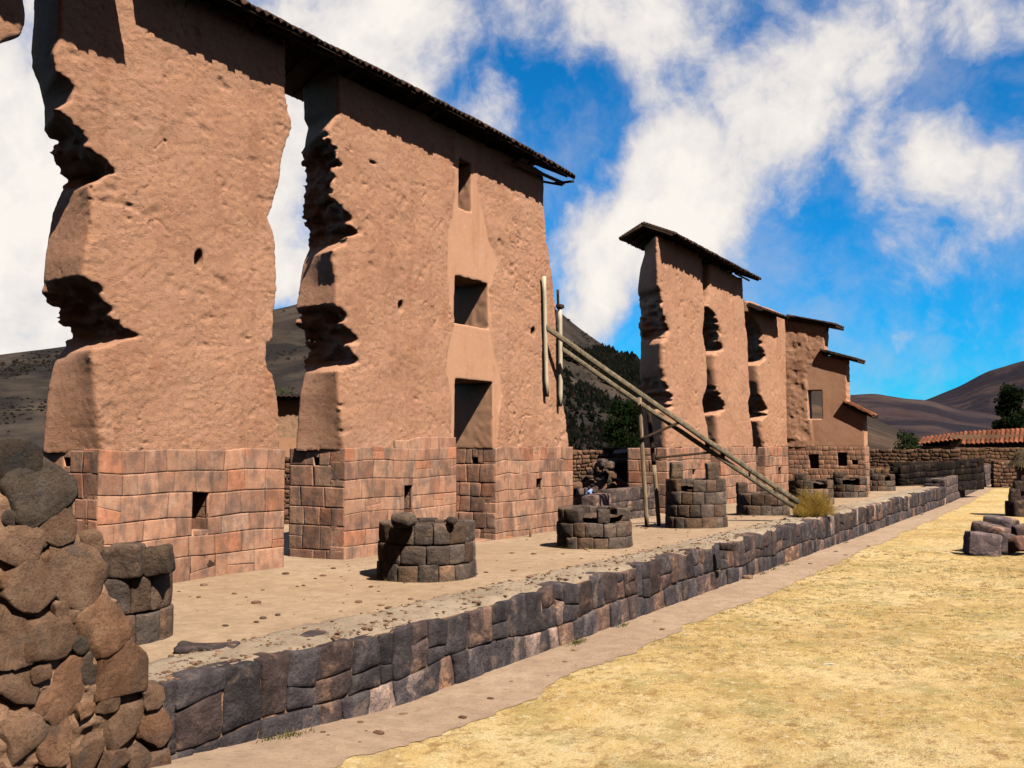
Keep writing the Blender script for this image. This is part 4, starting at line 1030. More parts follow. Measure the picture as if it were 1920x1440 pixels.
mk('mud_joints', V, np.stack([a, a+zsn+1, a+zsn+2, a+1], 1), M['mud'], lowpar)
def slab(px, py, hw, hd, hh, lab, sd, v=1.0):
    p = on_z(px, py, .03); boulder('embedded_slab', (p[0], p[1], .04), (hw, hd, hh), sd, M['andesite'], lab, 'stone slab', 'flat slabs bedded in the wall coping', rot=sd * 1.3, rough=.10, r=.5, T=T_MID, tint=(v, v * .97, v))
SLABS = [(388, 1216, .20, .42, .05, 'long dark flat slab on the coping nearest the left boulders', 21, .9), (585, 1193, .14, .26, .05, 'flat dark slab on the platform side of the coping above the black stained stone', 22, 1.0),
         (1364, 1026, .14, .22, .10, 'dark tilted triangular stone sticking up from the coping halfway along', 23, .7), (340, 1245, .06, .09, .03, 'small bluish chip of stone on the coping by the boulders', 24, 1.6)]
for a_ in SLABS: slab(*a_)
# ------------------------------------------------------------------ rubble wall in the left foreground
rw = empty('rubble_wall', (LOW_X, 6.5, -1), 'collapsing rubble wall of boulders in mud mortar in the left foreground', 'rubble wall')
topline = [(-800, 780), (-200, 800), (-10, 822), (40, 835), (55, 862), (100, 880), (105, 930), (130, 990), (165, 1020), (185, 1075), (215, 1130), (222, 1190), (258, 1240), (263, 1290), (300, 1295), (318, 1330), (320, 1480)]
TP = np.array([on_x(x, y, LOW_X)[1:] for x, y in topline])
h = .045
xs = np.arange(LOW_X - 1.0, LOW_X + .25, h).astype(np.float32); ys_ = np.arange(3.2, 8.75, h).astype(np.float32); zs = np.arange(-1.5, 3.3, h).astype(np.float32)
X, Y, Z = np.meshgrid(xs, ys_, zs, indexing='ij')
zz = np.interp(ys_, TP[:,0], TP[:,1]).astype(np.float32)
zi = TP[:,1][::-1]; yi = TP[:,0][::-1]
o = np.argsort(zi, kind='stable'); yedge = np.interp(zs, zi[o], yi[o]).astype(np.float32)
d = np.maximum(X - LOW_X - .035, LOW_X - .75 - X)
d = smax(d, np.minimum(Y - yedge[None, None, :] + .05, (Z - zz[None, :, None]) * .8 + .04), .1)
m = np.abs(d) < .4; P = np.stack([X[m], Y[m], Z[m]], 1)
d[m] += .06 * fbm(P * 2.6, 61, 3) + .08 * fbm(P * 8, 62, 3)
d[0] = d[-1] = 1; d[:, 0] = d[:, -1] = 1; d[:, :, 0] = d[:, :, -1] = 1
V, F = surface_nets(d, (xs[0], ys_[0], zs[0]), h)
mk('mud_mortar', V, F, M['mud'], rw)
RS = [(20, 862, 36, 42, .55, .45), (62, 920, 44, 52, .6, .5), (18, 972, 18, 20, .5, .1), (47, 980, 14, 14, .5, 0), (18, 1030, 40, 36, 1.05, -.3), (95, 985, 32, 40, .95, .2), (88, 1050, 20, 22, .95, .4),
      (50, 1105, 40, 48, .95, .3), (137, 1075, 46, 54, 1.1, -.25), (112, 1030, 14, 9, .45, .2), (8, 1185, 30, 58, 1.0, .1), (88, 1190, 48, 42, .95, .1), (178, 1180, 44, 47, .95, .5), (132, 1150, 14, 14, 1, 0),
      (143, 1208, 16, 18, .5, 0), (217, 1255, 44, 52, .92, .1), (160, 1255, 14, 30, .6, 0), (68, 1260, 15, 18, .7, 0), (115, 1290, 46, 46, .9, .7), (25, 1290, 32, 40, .8, 0), (280, 1305, 22, 22, .9, 0),
      (288, 1365, 30, 38, 1.0, -.2), (230, 1355, 31, 36, .85, .1), (32, 1375, 35, 42, .95, .5), (97, 1385, 29, 42, .9, 0), (160, 1412, 27, 28, .85, .3), (210, 1425, 24, 20, .9, 0), (290, 1430, 28, 22, .95, 0),
      (102, 1143, 14, 16, .9, 0), (65, 1015, 15, 10, .6, .3), (5, 1090, 14, 20, .8, 0), (250, 1420, 18, 24, .9, .2), (165, 1020, 18, 24, .9, 0), (150, 1330, 16, 14, .9, 0), (190, 1310, 16, 22, .8, 0), (30, 1235, 16, 14, .9, 0), (70, 1330, 14, 18, .8, 0)]
gr = np.random.default_rng(15)
for k in range(60): RS.append((gr.uniform(-700, -45), gr.uniform(840, 1600), gr.uniform(20, 48), gr.uniform(20, 48), gr.uniform(.6, 1.1), gr.uniform(-.5, .5)))
for k in range(14): RS.append((gr.uniform(-40, 330), gr.uniform(1460, 1600), gr.uniform(20, 40), gr.uniform(20, 40), gr.uniform(.6, 1.1), gr.uniform(-.5, .5)))
mb = MB()
for k, (px, py, a, b, v, an) in enumerate(RS):
    p = on_x(px, py, LOW_X); D = math.hypot(p[0], p[1]); s_ = D / FPX
    hy, hz, hx = a * s_ * 1.24, b * s_ * .99, min(a, b) * s_ * .85 + .03
    P = rounded(T_FINE, (hx, hy * 1.06, hz * 1.06), min(hx, hy, hz) * .55)
    kk = (hy + hz) / 2
    P = P + kk * .30 * np.stack([fbm(P / kk * 1.2 + k * 3.7, 70 + j, 3) for j in (0, 5, 9)], 1) + .022 * np.stack([fbm(P * 9 + k, 90 + j, 3) for j in (0, 5, 9)], 1)
    gq = np.random.default_rng(900 + k)
    for _ in range(7):
        nn = gq.normal(size=3); nn[0] = abs(nn[0]) * .6; nn /= np.linalg.norm(nn); ext = (P @ nn).max(); dcut = ext * gq.uniform(.62, .85)
        P = P - np.clip(P @ nn - dcut, 0, None)[:, None] * nn * .9
    fx = hx * gq.uniform(.30, .55); tl1, tl2 = gq.uniform(-.16, .16, 2); lim_ = fx + tl1 * P[:,1] + tl2 * P[:,2]; P[:,0] = np.where(P[:,0] > lim_, lim_ + (P[:,0] - lim_) * .22, P[:,0])
    P = P + .010 * np.stack([fbm(P * 14 + k, 95 + j, 3) for j in (0, 5, 9)], 1)
    c, s = math.cos(an), math.sin(an); P = np.stack([P[:,0], P[:,1] * c - P[:,2] * s, P[:,1] * s + P[:,2] * c], 1)
    v *= gq.uniform(.92, 1.38)
    t = np.array([v, v, v]) * (np.array([.72, .90, 1.08]) if RS[k][4] < .65 else np.array([1, 1, 1]) if k % 3 else np.array([1.08, .96, .88]))
    mb.add(P + np.array([LOW_X + .10 + gq.uniform(-.03, .04) - fx, p[1], p[2]]), T_FINE[1], t)
mb.build('boulders', M['rubble'], rw)

# ------------------------------------------------------------------ wooden brace against the second segment
br = empty('wooden_brace', (-14.5, 33.7, -.1), 'sloping timber brace with two legs propping the right end of the doorway wall', 'brace')
A1 = on_x(1022, 612, WALL_X + .12); A2 = on_x(1050, 652, WALL_X + .12)
B1 = on_x(1497, 942, -10.25); B2 = on_x(1488, 950, -10.35)
def part(f, name, mat): m_ = MB(); f(m_); return m_.build(name, M[mat], br)
part(lambda m_: plank(m_, A1, B1, .14, .17, seed=1, segs=16, bow=-.05), 'beam', 'greywood')
part(lambda m_: plank(m_, A2, B2, .14, .15, seed=2, segs=16, bow=-.04), 'beam', 'greywood')
for i, t in enumerate((.62, .685, .80, .91)):
    part(lambda m_: plank(m_, A1 + (B1 - A1) * t, A2 + (B2 - A2) * t, .16, .10, seed=7 + i, segs=2), 'rung', 'darkwood')
def pt(px, py, base): 
    d_ = ray(px, py); d_ /= math.hypot(d_[0], d_[1]); D = math.hypot(base[0], base[1]); return np.array([d_[0] * D, d_[1] * D, EYE + d_[2] * D])
l1 = on_z(1213, 990, -.12); l2 = on_z(1236, 988, -.12)
part(lambda m_: plank(m_, l1, pt(1199, 745, l1), .13, .11, up=(0, 1, 0), seed=11, segs=10), 'leg', 'wood')
part(lambda m_: plank(m_, l2, pt(1226, 872, l2), .13, .11, up=(0, 1, 0), seed=12, segs=6), 'leg', 'wood')
part(lambda m_: plank(m_, pt(1228, 880, l2) + np.array([-.06, .09, 0]), pt(1216, 760, l2) + np.array([-.06, .09, 0]), .14, .10, up=(0, 1, 0), seed=13, segs=6), 'leg', 'darkwood')
P1 = pt(1197, 824, l1); P2 = A1 + (B1 - A1) * .52
part(lambda m_: plank(m_, P1 + np.array([.1, -.1, 0]), P2, .12, .09, seed=14, segs=4), 'crossbar', 'darkwood')
P3 = pt(1226, 859, l2); P4 = A2 + (B2 - A2) * .645
part(lambda m_: plank(m_, P3 + np.array([.08, -.08, 0]), P4, .09, .08, seed=15, segs=4), 'crossbar', 'darkwood')
a_, b_ = on_x(1020, 518, WALL_X + .13), on_x(1025, 744, WALL_X + .13)
part(lambda m_: plank(m_, a_, b_, .15, .10, up=(1, 0, 0), seed=16, segs=8), 'wall_plank', 'palewood')
a_, b_ = on_x(1050, 577, WALL_X + .15), on_x(1051, 762, WALL_X + .15)
part(lambda m_: plank(m_, a_, b_, .17, .10, up=(1, 0, 0), seed=17, segs=8), 'wall_plank', 'palewood')
part(lambda m_: box(m_, a_ + np.array([-.10, -.14, -.02]), a_ + np.array([.1, .16, .12]), r=.02), 'cap_block', 'darkwood')
a_, b_ = on_x(1046, 543, WALL_X - .05), on_x(1047, 580, WALL_X - .05)
part(lambda m_: plank(m_, a_, b_, .08, .08, up=(1, 0, 0), seed=18, segs=3), 'upper_stake', 'darkwood')
# stake at the wall foot
mb = MB(); a_ = on_x(994, 1003, WALL_X + .45); tube(mb, [a_ + np.array([0, 0, -.15]), a_ + np.array([.01, .0, .1]), a_ + np.array([.02, .02, .4])], .035)
tag(mb.build('wooden_stake', M['wood']), 'short wooden stake standing at the foot of the doorway wall', 'stake')

# ------------------------------------------------------------------ vegetation
def blades(n, pos, hgt, wid, lean, cols, seed, nseg=1):
    g = np.random.default_rng(seed); a = g.uniform(0, 2 * math.pi, n); hgt = hgt * g.uniform(.5, 1.3, n); wv = wid * g.uniform(.6, 1.3, n)
    la = g.uniform(0, 2 * math.pi, n); ll = lean * g.uniform(.2, 1.2, n) * hgt
    side = np.stack([np.cos(a) * wv, np.sin(a) * wv, 0 * a], 1) / 2
    tip = pos + np.stack([np.cos(la) * ll, np.sin(la) * ll, hgt], 1)
    V = np.stack([pos - side, pos + side, tip], 1).reshape(-1, 3)
    F = np.arange(3 * n).reshape(-1, 3)
    T = np.repeat(cols, 3, 0).copy(); T[0::3] *= .8; T[1::3] *= .8
    return V, F, T
# short dry turf: blades thick on the ground near, thinning with distance
g = np.random.default_rng(3); pts = []
for (dn, df, dens) in ((10, 16, 900), (16, 24, 460), (24, 38, 180), (38, 60, 60)):
    n = int(dens * (df * df - dn * dn) * .5 * R(56))
    r_ = np.sqrt(g.uniform(dn * dn, df * df, n)); az = R(YAW) + g.uniform(-R(28), R(28), n)
    pts.append(np.stack([-np.sin(az) * r_, np.cos(az) * r_], 1))
pts = np.concatenate(pts)
eg = np.interp(pts[:,1], path_ys, edge)
clump = fbm(np.stack([pts[:,0] * 2.2, pts[:,1] * 2.2, pts[:,0] * 0], 1), 6, 3)
rag = fbm(np.stack([pts[:,0] * 1.2, pts[:,1] * 1.2, pts[:,0] * 0], 1), 26, 4)
keep = (pts[:,0] > eg - .30 + .55 * rag) & (clump > -.30); pts = pts[keep]; clump = clump[keep]
Pz = ground_z(pts[:,0], pts[:,1]); pos = np.column_stack([pts, Pz - .004])
q = np.column_stack([pts * .45, pts[:,0] * 0]); k1 = fbm(q, 8, 3); k2 = fbm(q * 3, 10, 3); rr = g.uniform(-1, 1, len(pts))
c_y = np.array([.82, .58, .27]); c_p = np.array([.95, .84, .62]); c_g = np.array([.44, .36, .13]); c_b = np.array([.56, .32, .13])
cols = np.where((k2 + .5 * rr > .25)[:, None], c_p, c_y); cols = np.where((k1 + .25 * rr > .36)[:, None], c_g, cols); cols = np.where((k2 + .25 * rr < -.40)[:, None], c_b, cols)
right = np.clip((pts[:,0] + 3.5) / 4, 0, 1)
cols = np.where(((right * .45 + k1 * .9 + k2 * .4 + .2 * rr) > .50)[:, None], c_g * 1.1, cols)
cols = cols * g.uniform(.7, 1.15, len(pts))[:, None] * (1 + .25 * np.clip(clump, -.5, .5))[:, None]
dist = np.hypot(pts[:,0], pts[:,1])
V, F, T = blades(len(pts), pos, .016 * (1 + .6 * clump) * np.clip(dist / 20, .8, 1.6), .013 * np.clip(dist / 16, .8, 2.6), 3.6, cols, 4)
# taller tufts standing out of the turf
gt = np.random.default_rng(19); nT = 9000
r_ = np.sqrt(gt.uniform(10 ** 2, 42 ** 2, nT) ** 1.0); r_ = 10 + 32 * gt.uniform(0, 1, nT) ** 1.35; az = R(YAW) + gt.uniform(-R(28), R(28), nT)
tx, ty = -np.sin(az) * r_, np.cos(az) * r_
te = np.interp(ty, path_ys, edge); tn = fbm(np.stack([tx * .6, ty * .6, tx * 0], 1), 33, 4)
ok = (tx > te - .06 + .12 * tn) & ((tn > -.12) | (tx - te < .35)); tx, ty, tn = tx[ok], ty[ok], tn[ok]; nT = len(tx); nb = 14
bp = np.repeat(np.column_stack([tx, ty]), nb, 0) + gt.normal(0, .045, (nT * nb, 2)); bz = ground_z(bp[:,0], bp[:,1]); rt2 = np.clip((bp[:,0] + 3.5) / 4, 0, 1)
tc_ = np.array([[.95, .80, .52], [.80, .56, .24], [.60, .37, .15], [.50, .42, .16]])[np.repeat(gt.choice(4, nT, p=[.38, .34, .16, .12]), nb)]
tc_ = np.where((gt.uniform(size=nT * nb) < .5 * rt2)[:, None], np.array([[.42, .37, .13]]), tc_) * gt.uniform(.7, 1.15, nT * nb)[:, None]
dT = np.hypot(bp[:,0], bp[:,1])
V2, F2, T2 = blades(nT * nb, np.column_stack([bp, bz - .004]), .032 * np.clip(dT / 18, .8, 1.6), .010 * np.clip(dT / 16, .8, 2.2), 2.2, tc_, 20)
F = np.concatenate([F, F2 + len(V)]); V = np.concatenate([V, V2]); T = np.concatenate([T, T2])
o = mk('dry_grass', V, F, M['blade'], None, T, False); o['kind'] = 'stuff'; o['category'] = 'grass'; o['label'] = 'short yellow dry grass beside the path'
# green weeds at the wall foot
g = np.random.default_rng(8); WP = []
for px, py in ((470, 1390), (440, 1400), (1000, 1195), (1075, 1208), (1140, 1172), (1395, 1075), (1430, 1068), (1460, 1060), (1570, 1018), (1700, 965), (1820, 912), (1040, 1205)):
    p = on_z(px, py, PATH_Z); y = p[1]; n = 60
    WP.append(np.stack([LOW_X + .12 + np.abs(g.normal(0, .07, n)), y + g.normal(0, .16, n), np.full(n, 0)], 1))
for c_ in (c1, c2, c3, c4):
    n = 160; a = g.uniform(0, 2 * math.pi, n); WP.append(np.stack([c_[0] + 1.1 * np.cos(a), c_[1] + 1.1 * np.sin(a), np.full(n, 1.0)], 1))
WP = np.concatenate(WP); WP[:,2] = np.where(WP[:,2] == 0, ground_z(WP[:,0], WP[:,1]), plat_z(WP[:,0], WP[:,1]))
V, F, T = blades(len(WP), WP, .09, .022, 1.0, np.where(g.uniform(size=(len(WP), 1)) < .6, np.array([[.16, .19, .05]]), np.array([[.42, .33, .13]])), 9)
o = mk('weeds', V, F, M['blade'], None, T, False); o['kind'] = 'stuff'; o['category'] = 'weeds'; o['label'] = 'small weeds sprouting along the wall and column feet'
# golden straw clump on the coping
g = np.random.default_rng(12); n = 5200; cpos = on_x(1521, 962, -10.35)
a = g.uniform(0, 2 * math.pi, n); u_ = g.uniform(0, 1, n) ** .5; el = g.uniform(.0, 1.0, n)
rad_ = .90 * (1 + .22 * np.sin(a * 3 + 1) + .14 * np.sin(a * 7)); el = el * (.75 + .35 * np.sin(a * 2 + 2.0))
base = np.stack([cpos[0] + rad_ * .7 * u_ * np.cos(a), cpos[1] + rad_ * u_ * np.sin(a), .05 + .95 * el * np.sqrt(np.clip(1 - u_ ** 2, 0, 1)) * (1 + .15 * np.sin(a * 5))], 1)
cols = np.array([.66, .42, .10]) * g.uniform(.45, 1.2, n)[:, None]; cols = np.where(g.uniform(size=(n, 1)) < .12, np.array([[.36, .30, .07]]), cols)
V, F, T = blades(n, base, .26, .020, 1.9, cols, 13)
tag(mk('straw_clump', V, F, M['blade'], None, T, False), 'golden dry straw clump lying at the foot of the wooden brace', 'straw')

def tree(name, loc, hgt, rad, label, cat, seed, n=2600, trunk=.25, shape='cone', leaf=.35, group=None, cols=((.02, .04, .014), (.05, .075, .022))):
    g = np.random.default_rng(seed); t = empty(name, loc, label, cat, group)
    nb = 34 if shape == 'cone' else 60; cl = []
    for i in range(nb):
        f = g.uniform(.08, .95); rr = rad * (1 - .75 * f ** 1.5 if shape == 'cone' else math.sqrt(max(.05, 1 - (2*f-1)**2 * .9))); a = g.uniform(0, 2*math.pi); q = rr * g.uniform(.35, .95)
        cl.append([q * math.cos(a), q * math.sin(a), hgt * f, rad * (g.uniform(.36, .58) if rad < 2.6 else g.uniform(.22, .42))])
    cl = np.array(cl); k = g.integers(0, nb, n); dv = g.normal(size=(n, 3)); dv /= np.linalg.norm(dv, axis=1, keepdims=True)
    c = cl[k, :3] + dv * (cl[k, 3] * g.uniform(.5, 1.05, n))[:, None]
    u = g.normal(size=(n, 3)); u /= np.linalg.norm(u, axis=1, keepdims=True); v = np.cross(u, g.normal(size=(n, 3))); v /= np.linalg.norm(v, axis=1, keepdims=True)
    s = leaf * g.uniform(.5, 1.1, n)[:, None]
    V = np.stack([c - u * s * .5, c - v * s * .28, c + u * s * .5, c + v * s * .28], 1).reshape(-1, 3) + np.array(loc)
    mixv = g.uniform(size=nb)[k] * .6 + g.uniform(size=n) * .4
    T = np.repeat(np.array(cols[0]) * (1 - mixv[:, None]) + np.array(cols[1]) * mixv[:, None], 4, 0)
    mk('crown', V, np.arange(4 * n).reshape(-1, 4), M['blade'], t, T, False)
    mb = MB(); tube(mb, np.array([[0, 0, -.2], [.05, .02, hgt * .3], [.0, .06, hgt * .8]]) + np.array(loc), [trunk, trunk * .8, trunk * .25])
    for i in range(6):
        e = cl[i, :3] * np.array([.8, .8, 1]); b = np.array([0, 0, max(.1, e[2] * .55)]); tube(mb, np.array([b, (b + e) / 2 + [0, 0, .05], e]) + np.array(loc), [trunk * .4, trunk * .3, trunk * .1], 6)
    mb.build('trunk', M['bark'], t); return t
D = 118; p = at_d(1893, 812, D); tree('cypress_tree', (p[0], p[1], -1.0), (at_d(1893, 722, D)[2] + 1.0), 1.6, 'tall dark evergreen tree behind the tiled farmhouse', 'tree', 61, n=9000, shape='oval', leaf=.5, cols=((.008, .016, .007), (.022, .036, .012)))
p = at_d(1925, 800, D + 4); tree('cypress_tree', (p[0], p[1], -1.0), at_d(1925, 765, D)[2] + 1.0, 2.4, 'lower dark evergreen crown at the right frame edge beside the tall one', 'tree', 62, n=3000, shape='oval', leaf=.5)
D = 109; p = at_d(1702, 840, D); tree('bush', (p[0], p[1], .6), at_d(1702, 812, D)[2] - .6, 1.2, 'dark round bush behind the far rubble wall, right of the end wall', 'bush', 63, n=1800, shape='oval', leaf=.35, trunk=.1)
D = 135; p = at_d(1172, 800, D); tree('hill_tree', (p[0], p[1], -2.0), at_d(1172, 745, D)[2] + 2.0, 2.6, 'dark green leafy tree seen between the brace leg and the hillside', 'tree', 64, n=3000, shape='oval', leaf=.7, cols=((.008, .018, .006), (.028, .05, .012)))
D = 90; p = at_d(527, 760, D); tree('garden_tree', (p[0], p[1], -1.5), at_d(527, 728, D)[2] + 1.5, 1.3, 'green treetop above the dark eave between the two big wall segments', 'tree', 65, n=1400, shape='oval', leaf=.35, cols=((.03, .06, .015), (.07, .12, .03)))
# conifer plantation on the mountain foot: one mass
g = np.random.default_rng(44); Vs, Fs, Ts, off = [], [], [], 0
cA, sA = math.cos(R(YAW)), math.sin(R(YAW))
for i in range(60000):
    ia = int(g.integers(60, 250)); it = int(g.integers(1, 42)); c = VA[ia, it] + (VA[ia, it + 1] - VA[ia, it]) * g.uniform()
    c = c + g.normal(0, 1.2, 3) * np.array([1, 1, 0])
    fw = -sA * c[0] + cA * c[1]; rt = cA * c[0] + sA * c[1]; px = 960 + FPX * rt / fw; py = 833.5 - FPX * (c[2] - EYE) / fw
    wob = 14 * float(vnoise(np.array([[px * .03, py * .03, 4.0]]), 88)[0]); py2 = py + wob
    low = py2 > 712 + (px - 1060) * .52; band = 640 + (px - 1050) * .30 < py2 < 662 + (px - 1050) * .70
    if not (1000 < px < 1330) or not (low or band) or (low and g.uniform() < .5): continue
    hh = g.uniform(1.3, 3.2) * fw / 330; rr = hh * g.uniform(.34, .55); nn = 5
    aa = np.linspace(0, 2*math.pi, nn, endpoint=False) + g.uniform(0, 1)
    for (z0_, z1_, rs) in ((.05, .65, 1.0), (.35, 1.0, .68)):
        ring = np.stack([c[0] + rr * rs * np.cos(aa) * g.uniform(.7, 1.25, nn), c[1] + rr * rs * np.sin(aa) * g.uniform(.7, 1.25, nn), c[2] + hh * z0_ + g.uniform(-.2, .2, nn)], 1)
        tip = c + np.array([0, 0, hh * z1_]); Vs += [ring, tip[None]]; Fs.append(np.array([[k, (k+1) % nn, nn] for k in range(nn)]) + off); off += nn + 1
        t = np.array([.011, .014, .009]) * g.uniform(.4, 1.6) if g.uniform() > .10 else np.array([.055, .036, .028]) * g.uniform(.6, 1.2); Ts.append(np.tile(t, (nn + 1, 1)))
fV, fF, fT = Vs, Fs, Ts; Vs, Fs, Ts, off = [], [], [], 0
for i in range(16000):
    ia = int(g.integers(40, 258)); it = int(g.integers(3, 44)); c = VA[ia, it] + (VA[ia, it + 1] - VA[ia, it]) * g.uniform() + g.normal(0, 1.5, 3) * np.array([1, 1, 0])
    if float(fbm(np.array([[c[0] * .02, c[1] * .02, 1.0]]), 91, 3)[0]) < g.uniform(-.1, .35): continue
    D_ = math.hypot(c[0], c[1]); rr = g.uniform(.3, .8) * D_ / 330; nn = 5; aa = np.linspace(0, 2*math.pi, nn, endpoint=False) + g.uniform(0, 1)
    ring = np.stack([c[0] + rr * np.cos(aa) * g.uniform(.6, 1.3, nn), c[1] + rr * np.sin(aa) * g.uniform(.6, 1.3, nn), c[2] + g.uniform(-.3, .25, nn) * rr], 1)
    Vs += [ring, (c + np.array([0, 0, rr * g.uniform(.5, .9)]))[None]]; Fs.append(np.array([[k, (k+1) % nn, nn] for k in range(nn)]) + off); off += nn + 1
    Ts.append(np.tile(np.array([.038, .031, .022]) * g.uniform(.6, 1.4), (nn + 1, 1)))
o = mk('hillside_scrub', np.concatenate(Vs), np.concatenate(Fs), M['blade'], None, np.concatenate(Ts), False)
o['kind'] = 'stuff'; o['category'] = 'scrub'; o['label'] = 'low dark scrub scattered over the mountain slopes'
Vs, Fs, Ts = fV, fF, fT
o = mk('hillside_forest', np.concatenate(Vs), np.concatenate(Fs), M['blade'], None, np.concatenate(Ts), False)
o['kind'] = 'stuff'; o['category'] = 'forest'; o['label'] = 'dark conifer plantation covering the foot of the mountain'

# ------------------------------------------------------------------ ruins behind the gap
def rubble_panel(name, A, B, z0, ztop, th, label, cat, seed, mat='rubble', group=None, sw=.34, ch=.24, T=T_LOW, openings=(), tintv=1.0, tops=.1, parent=None):
    """a freestanding rubble wall from A to B (plan points), faced with irregular stones on both sides"""
    A, B = np.array(A[:2], float), np.array(B[:2], float); Ln = np.linalg.norm(B - A); u = (B - A) / Ln; nrm = np.array([u[1], -u[0]])
    fr = lambda s, z, wv: np.column_stack([A[0] + u[0] * s + nrm[0] * wv, A[1] + u[1] * s + nrm[1] * wv, z])
    bk = lambda s, z, wv: np.column_stack([B[0] - u[0] * s - nrm[0] * (wv + th), B[1] - u[1] * s - nrm[1] * (wv + th), z])
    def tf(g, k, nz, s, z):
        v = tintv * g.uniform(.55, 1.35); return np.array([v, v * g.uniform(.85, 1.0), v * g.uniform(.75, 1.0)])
    zt = (lambda s: (ztop(s) if callable(ztop) else ztop) + tops * float(vnoise(np.array([[s * 1.3, seed, .5]]))[0]))
    mb = MB(); d_ = min(.3, th * .5)
    courses(mb, fr, 0, Ln, z0, zt, ch, sw, openings, seed, d_, 0, .06, .05, tf, T, 3.5, .08, .06, .008, .02)
    if not openings:
        courses(mb, bk, 0, Ln, z0, zt((Ln) / 2), ch * 1.6, sw * 1.8, (), seed + 1, d_, 0, .06, .05, tf, T_LOW, 3.5, .08, .06, .008, .02)
    o = mb.build(name, M[mat], parent)
    if parent is None: tag(o, label, cat, group)
    return o
D1 = 56
a, b = at_d(1040, 850, 62), at_d(1215, 850, 62)
rubble_panel('rubble_wall', a, b, -1.0, lambda s: 2.45 + .02 * s, .6, 'brown rubble wall standing behind the gap between second and third segments', 'rubble wall', 811, tintv=.85)
# dark hut shell with a doorway
hs = empty('ruined_hut', tuple(at_d(1172, 930, 50)), 'roofless dark stone hut with a deep shadowed doorway behind the gap', 'ruined hut')
pa, pb, pc = at_d(1150, 900, 50.0), at_d(1166, 900, 49.6), at_d(1203, 900, 50)
def hut_box(a, b, z0, z1, th, seed, tv=.55): rubble_panel('wall', a, b, z0, z1, th, '', '', seed, 'andesite', sw=.5, ch=.35, tintv=tv * 2, parent=hs)
away = np.array([-math.sin(R(YAW) - .12), math.cos(R(YAW) - .12), 0])
hut_box(at_d(1118, 900, 50.6), at_d(1153, 900, 50), -.8, 2.2, .7, 821)
hut_box(at_d(1193, 900, 50), at_d(1216, 900, 50), -.8, 2.6, .7, 822)
bl, br_ = at_d(1125, 900, 50.5) + away * 3.2, at_d(1216, 900, 50) + away * 3.2
hut_box(bl, br_, -.8, 2.75, .5, 823, .35)
hut_box(at_d(1216, 900, 50.3), br_, -.8, 2.7, .5, 824, .35)
hut_box(bl, at_d(1120, 900, 50.9), -.8, 2.3, .5, 825, .35)
mb = MB(); lb0, lb1 = at_d(1145, 866, 50), at_d(1216, 862, 50)
plank(mb, lb0 + np.array([0, 0, .0]), lb1 + np.array([0, 0, .0]), .5, .30, seed=31, segs=5, r=.06); mb.build('lintel', M['andesite'], hs)
mb = MB(); q = [at_d(1150, 858, 50.2), at_d(1216, 850, 50.2), br_ + np.array([0, 0, 2.75 - br_[2]]), at_d(1150, 900, 50.2) + away * 3.2]
q[0][2] = 2.45; q[1][2] = 2.62; q[2][2] = 2.8; q[3][2] = 2.6
V = np.array(q + [v - np.array([0, 0, .25]) for v in q]); mb.add(V, [[0,1,2,3], [7,6,5,4], [0,4,5,1], [1,5,6,2], [2,6,7,3], [3,7,4,0]]); mb.build('stone_slab', M['andesite'], hs, smooth=False)
# heap of fallen stones before it
g = np.random.default_rng(23); hp = [(1083, 905), (1096, 893), (1110, 880), (1118, 868), (1130, 862), (1142, 866), (1104, 902), (1120, 890), (1135, 880), (1147, 885), (1090, 917), (1112, 912), (1130, 900), (1146, 905), (1078, 918), (1128, 916), (1148, 920), (1140, 893), (1124, 875), (1100, 915)]
for i, (px, py) in enumerate(hp):
    p = at_d(px, py + 6, 47.5 + g.uniform(-.5, .5)); s = g.uniform(.15, .26)
    boulder('fallen_stone', p, (s * 1.1, s, s * g.uniform(.7, 1.0)), 400 + i, M['andesite'] if i % 3 else M['rubble'], 'jumbled fallen stone in the heap before the dark hut doorway', 'stone', 'fallen stones heaped before the hut', rot=g.uniform(0, 3), rough=.09, r=.6, T=T_MID, tint=np.array([1, .95, .92]) * g.uniform(.6, 1.4))
mbh = MB()
P = rounded(T_FINE, (1.7, 1.2, 1.1), 1.0); P = P + .25 * np.stack([fbm(P * 1.2, 3 + j, 3) for j in (0, 4, 8)], 1); cc_ = at_d(1122, 925, 48.6); P += np.array([cc_[0], cc_[1], .2]); mbh.add(P, T_FINE[1], (.8, .7, .65))
tag(mbh.build('stone_heap', M['rubble']), 'mound of rubble and earth supporting the fallen stones by the hut', 'heap')
p = at_d(1172, 930, 49.6); boulder('red_boulder', (p[0], p[1], .35), (.28, .22, .5), 455, M['redstone'], 'dull red upright stone inside the dark hut doorway', 'stone', rough=.08, r=.7, T=T_MID)
# low remnant between the second and third segments
rem = MB()
ya, yb = yz(1074, 960)[0], yz(1228, 960)[0]
def tint_rem(g, k, nz, s, z): v = g.uniform(1.0, 1.9); return np.array([v, v * .93, v * .88])
courses(rem, face_x(WALL_X + .1), ya, yb, -.35, 1.12, .50, .62, (), 841, .5, 0, .035, .015, tint_rem, T_MID, drop=lambda k, nz, s: k == nz - 1 and (abs(s - (ya + (yb - ya) * .78)) < .3 or s < yz(1136, 950)[0]))
box(rem, (WALL_X - .9, ya, -.4), (WALL_X - .35, yb, .55), (1.2, 1.1, 1.0), .04)
tag(rem.build('wall_remnant', M['andesite']), 'low two course wall remnant closing the gap behind the brace legs', 'wall remnant')
p = on_x(1118, 940, WALL_X - .1)
boulder('loose_stone', (p[0], p[1], .74), (.36, .68, .26), 461, M['andesite'], 'big pale topped block lying on the low wall remnant', 'stone', rough=.06, r=.35, tint=(2.2, 1.9, 1.8))

